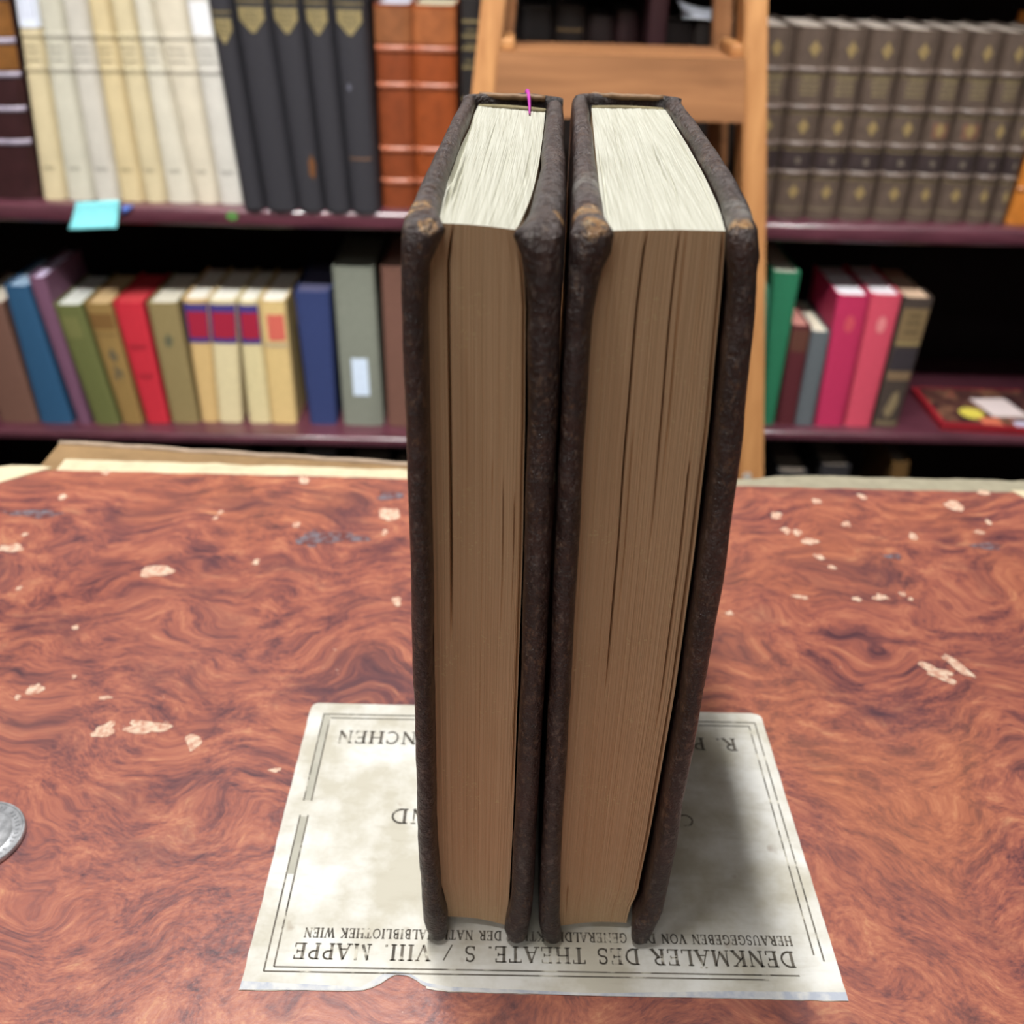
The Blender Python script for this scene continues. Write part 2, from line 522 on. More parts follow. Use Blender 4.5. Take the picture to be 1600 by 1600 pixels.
run(LX0, LY0, -0.0375, 0.1720, 20)
for p in [(-0.0368, 0.1722), (-0.0345, 0.1730), (-0.0318, 0.1745), (-0.0300, 0.1760), (-0.0283, 0.1771), (-0.0262, 0.1774), (-0.0240, 0.1768), (-0.0216, 0.1755), (-0.0198, 0.1742), (-0.0188, 0.1738), (-0.0186, 0.1731), (-0.0160, 0.1726), (-0.0135, 0.1724)]:
    pts.append(p)
run(-0.0120, 0.1722, LX1, LY0 - 0.0002, 50)
run(LX1, LY0, LX1 - 0.0004, LY1 - 0.003, 40)
for t in range(5):
    a = t / 4 * math.pi / 2
    pts.append((LX1 - 0.003 + 0.0026 * math.cos(a), LY1 - 0.003 + 0.0026 * math.sin(a)))
run(LX1 - 0.004, LY1, LX0 + 0.004, LY1 + 0.0008, 50)
for t in range(5):
    a = math.pi / 2 + t / 4 * math.pi / 2
    pts.append((LX0 + 0.003 + 0.0028 * math.cos(a), LY1 - 0.002 + 0.0028 * math.sin(a)))
run(LX0, LY1 - 0.004, LX0, LY0, 40)
lab = flat_poly('title_label', pts, 0.0, 0.00035, M_label, pf)
tag(lab, 'cream printed paper label with double line border, upside down')
_v = []
_f = []
bp = [(-0.0724, 0.1716), (-0.0375, 0.1720), (-0.0345, 0.1731), (-0.0318, 0.1746), (-0.0283, 0.1772), (-0.0240, 0.1769), (-0.0188, 0.1738), (-0.0120, 0.1723), (0.03, 0.1716), (0.07, 0.1716), (0.104, 0.1714)]
wd = [0.0028, 0.0012, 0.0022, 0.0026, 0.0012, 0.0008, 0.0010, 0.0014, 0.0009, 0.0022, 0.0028]
for (x, y), d in zip(bp, wd):
    _v += [(x, y + 0.0001, 0.00042), (x, y + d, 0.00042)]
for i in range(len(bp) - 1):
    _f.append((2 * i, 2 * i + 2, 2 * i + 3, 2 * i + 1))
mesh('torn_edge', _v, _f, M_bluepaper, lab, world=True)

# ---- lettering: a small stroke alphabet with serifs (x, y in cap heights)
TH, TN = 0.18, 0.08


def arc(cx, cy, rx, ry, a0, a1, n=10):
    return [(cx + rx * math.cos(math.radians(a0 + (a1 - a0) * i / n)), cy + ry * math.sin(math.radians(a0 + (a1 - a0) * i / n))) for i in range(n + 1)]


def sf(x, y, h=0.15):
    return ([(x - h, y), (x + h, y)], TN)


GL = {
    'A': (0.84, [([(0.1, 0), (0.42, 1)], TN), ([(0.42, 1), (0.74, 0)], TH), ([(0.22, 0.34), (0.62, 0.34)], TN), sf(0.1, 0), sf(0.74, 0)]),
    'B': (0.74, [([(0.17, 0), (0.17, 1)], TH), (arc(0.3, 0.76, 0.26, 0.24, 90, -90), 0.11), (arc(0.3, 0.27, 0.32, 0.27, 90, -90), 0.12), ([(0.05, 1), (0.3, 1)], TN), ([(0.05, 0), (0.3, 0)], TN), ([(0.17, 0.52), (0.3, 0.52)], TN)]),
    'C': (0.78, [(arc(0.45, 0.5, 0.36, 0.5, 50, 310, 16), 0.11), ([(0.7, 0.7), (0.7, 0.98)], TN)]),
    'D': (0.86, [([(0.17, 0), (0.17, 1)], TH), (arc(0.3, 0.5, 0.46, 0.5, 90, -90, 14), 0.12), ([(0.03, 1), (0.32, 1)], TN), ([(0.03, 0), (0.32, 0)], TN)]),
    'E': (0.72, [([(0.17, 0), (0.17, 1)], TH), ([(0.03, 1), (0.62, 1)], TN), ([(0.17, 0.52), (0.5, 0.52)], TN), ([(0.03, 0), (0.65, 0)], TN), ([(0.62, 0.8), (0.62, 1)], TN), ([(0.65, 0), (0.65, 0.22)], TN), ([(0.5, 0.42), (0.5, 0.62)], TN)]),
    'G': (0.86, [(arc(0.45, 0.5, 0.36, 0.5, 50, 310, 16), 0.11), ([(0.7, 0.05), (0.7, 0.42)], TH), sf(0.7, 0.44), ([(0.7, 0.7), (0.7, 0.98)], TN)]),
    'H': (0.90, [([(0.17, 0), (0.17, 1)], TH), ([(0.73, 0), (0.73, 1)], TH), ([(0.17, 0.52), (0.73, 0.52)], TN), sf(0.17, 0), sf(0.17, 1), sf(0.73, 0), sf(0.73, 1)]),
    'I': (0.38, [([(0.19, 0), (0.19, 1)], TH), sf(0.19, 0), sf(0.19, 1)]),
    'K': (0.84, [([(0.17, 0), (0.17, 1)], TH), ([(0.17, 0.4), (0.68, 1)], TN), ([(0.34, 0.58), (0.74, 0)], TH), sf(0.17, 0), sf(0.17, 1), sf(0.68, 1, 0.12), sf(0.74, 0, 0.12)]),
    'L': (0.68, [([(0.17, 0), (0.17, 1)], TH), sf(0.17, 1), ([(0.03, 0), (0.62, 0)], TN), ([(0.62, 0), (0.62, 0.22)], TN)]),
    'M': (1.06, [([(0.14, 0), (0.18, 1)], TN), ([(0.18, 1), (0.52, 0.05)], TH), ([(0.52, 0.05), (0.86, 1)], TN), ([(0.86, 1), (0.90, 0)], TH), sf(0.14, 0, 0.12), sf(0.9, 0, 0.13)]),
    'N': (0.90, [([(0.15, 0), (0.15, 1)], TN), ([(0.15, 1), (0.74, 0)], TH), ([(0.74, 0), (0.74, 1)], TN), sf(0.15, 0, 0.12), sf(0.74, 1, 0.12), ([(0.02, 1), (0.2, 1)], TN)]),
    'O': (0.92, [(arc(0.46, 0.5, 0.38, 0.5, 0, 360, 22), 0.11)]),
    'P': (0.70, [([(0.17, 0), (0.17, 1)], TH), (arc(0.32, 0.74, 0.28, 0.26, 90, -90), 0.11), ([(0.03, 1), (0.32, 1)], TN), ([(0.17, 0.48), (0.32, 0.48)], TN), sf(0.17, 0)]),
    'R': (0.80, [([(0.17, 0), (0.17, 1)], TH), (arc(0.32, 0.76, 0.26, 0.24, 90, -90), 0.11), ([(0.03, 1), (0.32, 1)], TN), ([(0.17, 0.52), (0.32, 0.52)], TN), ([(0.38, 0.5), (0.72, 0)], TH), sf(0.17, 0), sf(0.74, 0, 0.1)]),
    'S': (0.62, [(arc(0.31, 0.75, 0.22, 0.25, 40, 250, 10) + arc(0.31, 0.26, 0.25, 0.26, 80, -150, 10), 0.11), ([(0.5, 0.76), (0.5, 0.98)], TN), ([(0.08, 0.02), (0.08, 0.26)], TN)]),
    'T': (0.76, [([(0.38, 0), (0.38, 1)], TH), ([(0.05, 1), (0.71, 1)], TN), sf(0.38, 0), ([(0.05, 0.8), (0.05, 1)], TN), ([(0.71, 0.8), (0.71, 1)], TN)]),
    'U': (0.86, [([(0.17, 1), (0.17, 0.35)] + arc(0.43, 0.33, 0.26, 0.33, 180, 360, 10) + [(0.69, 1)], 0.10), sf(0.17, 1), sf(0.69, 1, 0.12)]),
    'V': (0.82, [([(0.1, 1), (0.41, 0)], TH), ([(0.41, 0), (0.72, 1)], TN), sf(0.1, 1), sf(0.72, 1, 0.12)]),
    'W': (1.16, [([(0.1, 1), (0.36, 0)], TH), ([(0.36, 0), (0.58, 0.95)], TN), ([(0.58, 0.95), (0.82, 0)], TH), ([(0.82, 0), (1.06, 1)], TN), sf(0.1, 1), sf(1.06, 1, 0.12)]),
    '.': (0.28, [([(0.08, 0.06), (0.2, 0.06)], 0.12)]),
    '/': (0.62, [([(0.08, -0.05), (0.52, 0.95)], TN)]),
    '&': (0.9, [(arc(0.4, 0.76, 0.18, 0.22, -60, 240, 12) + [(0.75, 0.0)], 0.1), (arc(0.36, 0.26, 0.28, 0.26, 110, 350, 12), 0.1)]),
    ' ': (0.46, []),
}
GL['Ä'] = (GL['A'][0], GL['A'][1] + [([(0.22, 1.14), (0.32, 1.14)], 0.1), ([(0.52, 1.14), (0.62, 1.14)], 0.1)])
GL['Ü'] = (GL['U'][0], GL['U'][1] + [([(0.25, 1.14), (0.35, 1.14)], 0.1), ([(0.51, 1.14), (0.61, 1.14)], 0.1)])


def lettering(text, xs, xe, ybase, cap, z, mat, parent, sp=0.12, drop=()):
    """text that reads upside down from the camera's side: runs from xs towards smaller x, cap tops towards smaller y"""
    tot = sum(GL[ch][0] + sp for ch in text) - sp
    k = (xs - xe) / tot
    v, f = [], []
    cx = 0.0
    for ci, ch in enumerate(text):
        wd_, strokes = GL[ch]
        for si, (pl, tw) in enumerate(strokes):
            if (ci, si) in drop:
                continue
            for a, b in zip(pl, pl[1:]):
                A = Vector((xs - (cx + a[0]) * k, ybase - a[1] * cap))
                B = Vector((xs - (cx + b[0]) * k, ybase - b[1] * cap))
                d = (B - A)
                if d.length < 1e-9:
                    continue
                d.normalize()
                n_ = Vector((-d.y, d.x)) * tw * cap * 0.5
                e = d * tw * cap * 0.2
                i = len(v)
                for p in (A - e + n_, A - e - n_, B + e - n_, B + e + n_):
                    v.append((p.x, p.y, z))
                f.append((i, i + 1, i + 2, i + 3))
        cx += wd_ + sp
    return mesh('lettering', v, f, mat, parent, world=True)


ZT = 0.0005
lettering('DENKMÄLER DES THEATE. S / VIII. MAPPE', 0.0914, -0.0592, 0.1869, 0.0050, ZT, M_ink, lab, drop=((32, 2),))
lettering('HERAUSGEGEBEN VON DER GENERALDIREKTION DER NATIONALBIBLIOTHEK WIEN', 0.0921, -0.0571, 0.1922, 0.0031, ZT, M_ink, lab)
lettering('R. PIPER & CO. VERLAG MÜNCHEN', 0.0908, -0.0596, 0.2768, 0.0060, ZT, M_ink, lab)
lettering('ND', -0.0225, -0.0357, 0.2394, 0.0060, ZT, M_ink, lab)
lettering('O', 0.0690, 0.0628, 0.2392, 0.0048, ZT, M_ink, lab)


def rule(x0, y0, x1, y1, t, v, f):
    i = len(v)
    if abs(x1 - x0) > abs(y1 - y0):
        v += [(x0, y0 - t / 2, ZT), (x1, y1 - t / 2, ZT), (x1, y1 + t / 2, ZT), (x0, y0 + t / 2, ZT)]
    else:
        v += [(x0 - t / 2, y0, ZT), (x1 - t / 2, y1, ZT), (x1 + t / 2, y1, ZT), (x0 + t / 2, y0, ZT)]
    f.append((i, i + 1, i + 2, i + 3))


v, f = [], []
bx0, bx1, by0, by1 = -0.0667, 0.1002, 0.1776, 0.2858
ix0, ix1, iy0, iy1 = -0.0640, 0.0976, 0.1791, 0.2838
T_ = 0.0005
for a in (((bx0, by0), (bx1 - 0.018, by0), 0.0004), ((ix0, iy0), (ix1 - 0.006, iy0), 0.0004), ((bx0, by1), (bx1, by1), T_), ((ix0, iy1), (ix1, iy1), T_),
          ((bx0, by0), (bx0, 0.236), T_), ((ix0, iy0), (ix0, 0.236), T_), ((bx0, 0.2425), (bx0, by1), T_), ((ix0, 0.2425), (ix0, iy1), T_),
          ((bx1, 0.184), (bx1, by1), T_), ((ix1, 0.186), (ix1, iy1), T_)):
    rule(a[0][0], a[0][1], a[1][0], a[1][1], a[2], v, f)
mesh('border_lines', v, f, M_ink, lab, world=True)
v = [(bx0, 0.212, ZT - 5e-5), (ix0, 0.212, ZT - 5e-5), (ix0, 0.2355, ZT - 5e-5), (bx0, 0.2355, ZT - 5e-5), (bx0, 0.243, ZT - 5e-5), (ix0, 0.243, ZT - 5e-5), (ix0, by1, ZT - 5e-5), (bx0, by1, ZT - 5e-5)]
mesh('border_band', v, [(0, 1, 2, 3), (4, 5, 6, 7)], M_inkband, lab, world=True)


# ------------------------------------------------------------------ the two old leather volumes
def leather(name, tans, greys=()):
    """dark calf: mottled brown, bumpy grain, tan scuffs near the given points [(x,y,z,r)] in the book's own frame"""
    m = NT(name, 0.42, 0.75)
    mot = m.noise(85, 5, 0.62)
    col = m.ramp(mot, [(0.30, lin((32, 21, 20))), (0.55, lin((52, 35, 32))), (0.75, lin((80, 56, 48)))])
    red = m.mask(m.noise(26, 3, 0.5), 0.5, 0.75)
    col = m.mix(m.math('MULTIPLY', red, 0.4), col, lin((78, 40, 36)))
    # rubbed rim: light flecks where the leather is worn along the edges
    at = m.n('Attribute', attribute_name='rim')
    flk = m.noise(620, 4, 0.75, m.mapped((1, 1, 0.6)))
    fl = m.math('MULTIPLY', m.mask(flk, 0.53, 0.63), at.outputs['Fac'])
    col = m.mix(m.math('MULTIPLY', fl, 0.48), col, m.ramp(m.noise(90, 2), [(0.4, lin((150, 118, 88))), (0.6, lin((140, 132, 128)))]))
    # grey overhead sheen painted into the colour of the upward facing edges
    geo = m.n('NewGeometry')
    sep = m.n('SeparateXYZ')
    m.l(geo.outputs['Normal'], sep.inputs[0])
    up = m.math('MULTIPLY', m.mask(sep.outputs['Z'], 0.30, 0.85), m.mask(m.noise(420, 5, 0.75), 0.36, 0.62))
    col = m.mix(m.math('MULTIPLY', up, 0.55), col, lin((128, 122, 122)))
    for (x, y, z, r) in tans:
        d = m.n('VectorMath', operation='DISTANCE')
        m.l(m.co, d.inputs[0])
        d.inputs[1].default_value = (x, y, z)
        near = m.mask(d.outputs['Value'], r, r * 0.45)
        k = m.mask(m.math('ADD', m.math('MULTIPLY', near, 0.40), m.math('MULTIPLY', m.noise(480, 6, 0.8, m.mapped((1, 0.6, 1), 0, None, (x * 50, 0, 0))), 1.15)), 0.86, 1.04)
        tan = m.ramp(m.noise(380, 4, 0.7), [(0.35, lin((150, 106, 66))), (0.55, lin((192, 152, 104))), (0.7, lin((214, 192, 156)))])
        col = m.mix(k, col, tan)
    for (x, y, z, r) in greys:
        d = m.n('VectorMath', operation='DISTANCE')
        m.l(m.co, d.inputs[0])
        d.inputs[1].default_value = (x, y, z)
        near = m.mask(d.outputs['Value'], r, r * 0.3)
        k = m.math('MULTIPLY', near, m.mask(m.noise(200, 4, 0.7), 0.42, 0.58))
        col = m.mix(m.math('MULTIPLY', k, 0.7), col, lin((150, 146, 140)))
    m.color(col)
    g1 = m.noise(900, 4, 0.7)
    g2 = m.noise(190, 4, 0.65)
    m.bump(m.math('ADD', g1, m.math('MULTIPLY', g2, 2.0)), 0.85, 0.0014)
    m.b.inputs['Sheen Weight'].default_value = 0.0
    m.b.inputs['Sheen Roughness'].default_value = 0.4
    m.b.inputs['Sheen Tint'].default_value = (0.85, 0.87, 0.95, 1)
    m.l(m.math('ADD', m.math('MULTIPLY', m.noise(150, 3), 0.26), 0.20), m.b.inputs['Roughness'])
    return m.m


def edge_paper(name, c0, c1, c2, axis_scale, speck):
    m = NT(name, 0.7, 0.3)
    st = m.noise(1.0, 5, 0.65, m.mapped(axis_scale))
    col = m.ramp(st, [(0.30, lin(c0)), (0.52, lin(c1)), (0.72, lin(c2))])
    blot = m.noise(38, 4, 0.6)
    col = m.mix(m.math('MULTIPLY', m.mask(blot, 0.5, 0.75), 0.25), col, lin(c0))
    if speck:
        s = m.mask(m.noise(1000, 2, 0.6), 0.60, 0.68)
        s = m.math('MULTIPLY', s, m.mask(m.noise(60, 3), 0.47, 0.62))
        col = m.mix(m.math('MULTIPLY', s, 0.75), col, lin((226, 206, 160)))
    m.color(col)
    m.bump(st, 0.12, 0.0005)
    return m.m


M_fore = edge_paper('browned_fore_edge', (200, 168, 132), (216, 183, 145), (226, 196, 160), (2600, 60, 7), True)
M_top = edge_paper('cream_top_edge', (176, 174, 158), (197, 196, 182), (208, 207, 194), (1500, 26, 60), False)
M_paste = plain('grey_green_pastedown', (104, 98, 78), 0.8, 0.2, 0.15, 90)
M_head = plain('headband_thread', (136, 126, 96), 0.8, 0.2, 0.25, 400, 0.3)
M_headcap = plain('worn_tan_headcap', (142, 112, 84), 0.55, 0.3, 0.3, 160, 0.4)
M_ribbon = plain('magenta_ribbon', (190, 70, 170), 0.6, 0.3, 0.15, 300)


def graded(L, r, n_mid, n_edge=7):
    """sample positions 0..L, dense near both ends"""
    a = [r * (1 - math.cos(k * math.pi / (2 * n_edge))) for k in range(n_edge + 1)]
    b = [r + (L - 2 * r) * k / n_mid for k in range(1, n_mid)]
    return a + b + [L - x for x in reversed(a)]


def board(parent, xo, xi, bo, bi, y0, y1, z1, mat, seed, lumps=()):
    """a leather covered board: outer/inner face positions at the fore edge as tables over z, at the back as numbers"""
    r = 0.0030
    R = 0.0042
    D = y1 - y0
    ys, zs = graded(D, r, 34), graded(z1, r, 64)
    NA, NB = len(ys), len(zs)
    mo, mi_ = interp(xo, 0.11), interp(xi, 0.11)
    verts, rim = [], []
    idx = {}

    def place(a, b):
        # round the plan corners
        ca, sa = (a, 1) if a < D / 2 else (D - a, -1)
        cb, sb = (b, 1) if b < z1 / 2 else (z1 - b, -1)
        if ca < R and cb < R:
            px, py = R - ca, R - cb
            L_ = math.hypot(px, py)
            if L_ > 0:
                k = max(px, py) / L_
                px, py = px * k, py * k
            ca, cb = R - px, R - py
        return (ca if sa == 1 else D - ca), (cb if sb == 1 else z1 - cb)

    for side in (0, 1):
        for i, a in enumerate(ys):
            for j, b in enumerate(zs):
                onrim = i in (0, NA - 1) or j in (0, NB - 1)
                if side == 1 and onrim:
                    idx[(1, i, j)] = idx[(0, i, j)]
                    continue
                d = min(a, D - a, b, z1 - b)
                q = math.sqrt(max(0.0, 1 - (1 - min(d / r, 1)) ** 2))
                aa, bb = place(a, b)
                wgt = math.exp(-aa / 0.030)
                s = aa / D
                x_o = mo + (bo - mo) * s + (interp(xo, bb) - mo) * wgt
                x_i = mi_ + (bi - mi_) * s + (interp(xi, bb) - mi_) * wgt
                for (ly, lz, lr, lh) in lumps:
                    g = math.exp(-((aa - ly) ** 2 + (bb - lz) ** 2) / (lr * lr))
                    x_i += lh * g
                mid = (x_o + x_i) / 2
                x = mid + ((x_i - mid) if side else (x_o - mid)) * q
                y, z = y0 + aa, bb
                # hand-made unevenness
                e = 0.00030 * nz(x * 8 + seed, y, z, 55) + 0.00016 * nz(x + seed, y, z, 190)
                crump = math.exp(-((aa - 0.003) ** 2 + (bb - z1 + 0.005) ** 2) / 0.006 ** 2)
                e += crump * (0.0009 * nz(x + seed, y, z, 230) + 0.0006 * nz(x + seed, y, z, 480))
                x += e * (1 if side else -1) * (0.4 + 0.6 * q)
                y += (0.00035 * nz(seed, z, x, 60) + 0.0002 * nz(seed, z, x, 210)) * (1 if i < NA / 2 else 0.4) * (1 - 0.4 * q)
                z += (0.00030 * nz(seed + 4, y, x, 70)) * (1 if j > NB / 2 else 0)
                idx[(side, i, j)] = len(verts)
                verts.append((x, y, max(z, 0.0)))
                rim.append(1.0 - 0.75 * min(1.0, d / 0.006))
    faces = []
    for side in (0, 1):
        for i in range(NA - 1):
            for j in range(NB - 1):
                q4 = (idx[(side, i, j)], idx[(side, i + 1, j)], idx[(side, i + 1, j + 1)], idx[(side, i, j + 1)])
                faces.append(q4)
    o = mesh('board', verts, faces, mat, parent, smooth=True, world=True)
    at = o.data.attributes.new('rim', 'FLOAT', 'POINT')
    at.data.foreach_set('value', rim)
    return o


def text_block(parent, xl, xr, bl, br, yf, yb, z0, ztop, seed, cracks, creases, ncol=150):
    """the leaves: a ridged block; cracks = [(u, z_from, z_to, depth, width)], creases on the top edge = [(u, depth)]"""
    NF, NTt = 54, 40
    verts, faces, mi = [], [], []
    for i in range(ncol + 1):
        u = i / ncol
        for k in range(NF + 1):
            z = z0(u) + (ztop(u) - z0(u)) * k / NF
            x = interp(xl, z) + (interp(xr, z) - interp(xl, z)) * u
            y = yf(u) + 0.0016 * math.sin(math.pi * u) * 0.5
            y += 0.00016 * nz(u * 95 + seed, z * 5, 0) + 0.00010 * nz(u * 300 + seed, z * 9, 3)
            for (cu, za, zb, dp, wd_) in cracks:
                if za < z < zb:
                    cu2 = cu + 0.008 * nz(cu * 30, z * 16, seed)
                    fade = min(1, (z - za) / 0.03, (zb - z) / 0.004 if zb < ztop(u) - 0.001 else 1)
                    g = max(0, 1 - abs(u - cu2) / wd_)
                    y += dp * fade * g
            verts.append((x, y, z))
        for k in range(1, NTt + 1):
            s = k / NTt
            yy = yf(u) + (yb(u) - yf(u)) * s
            x_f = interp(xl, ztop(u)) + (interp(xr, ztop(u)) - interp(xl, ztop(u))) * u
            x_m = interp(xl, 0.12) + (interp(xr, 0.12) - interp(xl, 0.12)) * u
            x_b = bl + (br - bl) * u
            wgt = math.exp(-s * (yb(u) - yf(u)) / 0.028)
            x = x_m + (x_b - x_m) * s + (x_f - x_m) * wgt
            z = ztop(u) + 0.00016 * nz(u * 80 + seed, yy * 14, 7) + 0.00012 * nz(u * 260 + seed, yy * 26, 9) - 0.0002
            z += 0.0002 * nz(u * 9 + seed, yy * 60, 2)
            for (cu, dp, wd_, sa, sb) in creases:
                if sa < s < sb:
                    cu2 = cu + 0.014 * nz(cu * 30, yy * 30, seed)
                    fade = min(1, (s - sa) * 8, (sb - s) * 8)
                    z -= dp * fade * max(0, 1 - abs(u - cu2) / wd_)
            verts.append((x, yy, z))
        verts.append((bl + (br - bl) * u, yb(u), z0(u)))
    PL = NF + 1 + NTt + 1
    for i in range(ncol):
        for k in range(PL):
            a, b = i * PL + k, i * PL + (k + 1) % PL
            faces.append((a, a + PL, b + PL, b))
            mi.append(0 if (k < NF or k == PL - 1) else 1)
    # side walls
    for i in (0, ncol):
        faces.append(tuple(i * PL + k for k in range(PL)))
        mi.append(0)
    return mesh('text_block', verts, faces, [M_fore, M_top], parent, midx=mi, world=True)


def spine(parent, xa, xb, y, z1, mat, seed):
    """rounded leather spine with raised cords and a rolled headcap; xa, xb outer sides"""
    n = 22
    cx, hw = (xa + xb) / 2, (xb - xa) / 2
    levels = graded(z1, 0.0016, 60, 5)
    verts, faces = [], []
    bands = [0.035, 0.075, 0.115, 0.155, 0.190]
    NL = len(levels)
    for side in (0, 1):
        for j, z in enumerate(levels):
            d = min(z, z1 - z)
            q = math.sqrt(max(0, 1 - (1 - min(d / 0.0016, 1)) ** 2))
            bump_ = sum(0.0016 * math.exp(-((z - b) / 0.0028) ** 2) for b in bands)
            for i in range(n + 1):
                u = -1 + 2 * i / n
                depth = 0.007 * math.sqrt(max(0, 1 - (abs(u) ** 2.4)))
                th = 0.0022
                off = (bump_ + 0.0003 * nz(u * 3 + seed, z * 60, 1)) if side == 0 else -th
                mid = -th / 2
                off = mid + (off - mid) * q
                sag = 0.0007 * (1 - u * u) * nz(u * 2, seed, 5) if z > z1 / 2 else 0
                verts.append((cx + u * (hw - 0.0004) * (1 + off * 8), y + depth + off, max(0.0002, z + sag)))
    N1 = n + 1
    for side in (0, 1):
        o_ = side * NL * N1
        for j in range(NL - 1):
            for i in range(n):
                a = o_ + j * N1 + i
                faces.append((a, a + 1, a + N1 + 1, a + N1))
    o2 = NL * N1
    for j in (0, NL - 1):
        for i in range(n):
            a = j * N1 + i
            faces.append((a, a + 1, o2 + a + 1, o2 + a))
    for i in (0, n):
        for j in range(NL - 1):
            a = j * N1 + i
            faces.append((a, a + N1, o2 + a + N1, o2 + a))
    o = mesh('spine', verts, faces, mat, parent, smooth=True, world=True)
    at = o.data.attributes.new('rim', 'FLOAT', 'POINT')
    at.data.foreach_set('value', [max(0.0, 1 - (z1 - v[2]) / 0.004) for v in verts])
    return o


def tube(name, pts_, r, mat, parent, n=8):
    verts, faces = [], []
    P = [Vector(p) for p in pts_]
    for i, p in enumerate(P):
        d = (P[min(i + 1, len(P) - 1)] - P[max(i - 1, 0)]).normalized()
        a = d.orthogonal().normalized() if abs(d.z) < 0.95 else Vector((1, 0, 0))
        b = d.cross(a).normalized()
        rr = r(i / (len(P) - 1)) if callable(r) else r
        for k in range(n):
            t = 2 * math.pi * k / n
            verts.append(p + (a * math.cos(t) + b * math.sin(t)) * rr)
    for i in range(len(P) - 1):
        for k in range(n):
            faces.append((i * n + k, i * n + (k + 1) % n, (i + 1) * n + (k + 1) % n, (i + 1) * n + k))
    faces.append(tuple(range(n)))
    faces.append(tuple((len(P) - 1) * n + k for k in range(n)))
    return mesh(name, verts, faces, mat, parent, smooth=True, world=True)


tube('cloth_rim', tube_pts, 0.0017, M_clothrim, pf)
Z1 = 0.2188
BOOK_Z = 0.0004
# ---- left volume
lb = empty('antique_book', (-0.004, 0.26, BOOK_Z), 'thinner upright dark leather book, with a pink ribbon, on the portfolio label', 'book', 'upright old leather volumes on the portfolio')
E2 = 0.26
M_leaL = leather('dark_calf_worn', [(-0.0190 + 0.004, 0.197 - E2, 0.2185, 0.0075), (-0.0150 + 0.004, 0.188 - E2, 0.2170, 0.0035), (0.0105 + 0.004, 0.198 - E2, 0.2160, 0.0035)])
oL = [(0, -0.0186), (0.010, -0.0207), (0.036, -0.0214), (0.074, -0.0212), (0.117, -0.0210), (0.154, -0.0208), (0.185, -0.0210), (0.211, -0.0207), (0.2188, -0.0198)]
iL = [(0, -0.0135), (0.008, -0.0131), (0.018, -0.0155), (0.05, -0.0166), (0.097, -0.0164), (0.136, -0.0161), (0.17, -0.0161), (0.198, -0.0161), (0.209, -0.0152), (0.2165, -0.0128), (0.2188, -0.0128)]
iR = [(0, 0.0050), (0.008, 0.0037), (0.019, 0.0053), (0.05, 0.0056), (0.0974, 0.0057), (0.137, 0.0055), (0.17, 0.0050), (0.199, 0.0043), (0.209, 0.0034), (0.2165, 0.0016), (0.2188, 0.0018)]
oR = [(0, 0.0102), (0.017, 0.0117), (0.05, 0.0117), (0.0976, 0.0118), (0.137, 0.0116), (0.17, 0.0114), (0.199, 0.0111), (0.212, 0.0106), (0.2188, 0.0100)]
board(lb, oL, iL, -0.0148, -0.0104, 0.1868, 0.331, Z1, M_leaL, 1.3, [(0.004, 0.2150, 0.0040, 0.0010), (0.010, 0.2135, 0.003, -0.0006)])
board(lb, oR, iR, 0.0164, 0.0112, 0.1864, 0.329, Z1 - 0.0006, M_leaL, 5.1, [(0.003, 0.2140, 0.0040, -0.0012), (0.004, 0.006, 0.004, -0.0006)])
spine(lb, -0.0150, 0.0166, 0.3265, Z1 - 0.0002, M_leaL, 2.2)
blkL = [(0, -0.0134), (0.012, -0.0142), (0.022, -0.0158), (0.05, -0.0163), (0.17, -0.0158), (0.199, -0.0158), (0.209, -0.0155), (0.2158, -0.0137)]
blkR = [(0, 0.0042), (0.02, 0.0050), (0.05, 0.0053), (0.137, 0.0052), (0.17, 0.0047), (0.199, 0.0040), (0.209, 0.0032), (0.2158, 0.0014)]
text_block(lb, blkL, blkR, -0.0100, 0.0106, lambda u: 0.1945 - 0.0018 * u, lambda u: 0.3255 - 0.006 * u, lambda u: 0.0040 - 0.0012 * u, lambda u: 0.2160 - 0.0004 * u, 3.1,
           [(0.205, 0.110, 0.2155, 0.0035, 0.016), (0.66, 0.140, 0.165, 0.0008, 0.008), (0.78, 0.110, 0.158, 0.0009, 0.008), (0.90, 0.12, 0.155, 0.0009, 0.008), (0.98, 0.05, 0.21, 0.0015, 0.015)],
           [(0.06, 0.0016, 0.03, 0.05, 0.55), (0.12, 0.0012, 0.025, 0.1, 0.5), (0.02, 0.002, 0.03, 0.2, 0.9), (0.17, 0.0006, 0.02, 0.0, 0.35), (0.88, 0.0007, 0.018, 0.25, 0.7), (0.35, 0.0004, 0.02, 0.2, 0.8), (0.6, 0.0004, 0.02, 0.1, 0.6)])
tube('headband', [(-0.0098 + 0.0204 * t / 10, 0.3275 - 0.0045 * t / 10 + 0.002 * math.sin(math.pi * t / 10), 0.2150) for t in range(11)], 0.0010, M_head, lb)
hc = [(-0.0098 + 0.0205 * t / 14, 0.3322 - 0.0024 * t / 14 - 0.0006 * nz(t * 0.7, 1, 1), 0.2178 + 0.0005 * nz(t * 0.6, 2, 2)) for t in range(15)]
tag(tube('headcap', hc, 0.0010, M_headcap, lb), 'worn tan rolled leather rim at the head of the spine')
rb = []
for k, (x, y, z) in enumerate([(0.0054, 0.3395, 0.2160), (0.0052, 0.3350, 0.2189), (0.0055, 0.3315, 0.2186), (0.0057, 0.3268, 0.2178), (0.0058, 0.3215, 0.2166), (0.0057, 0.3130, 0.2162)]):
    rb.append((x, y, z))
tag(tube('ribbon_marker', rb, lambda t: 0.0009 - 0.0006 * t, M_ribbon, lb, 6), 'short pink ribbon marker hanging over the headcap')

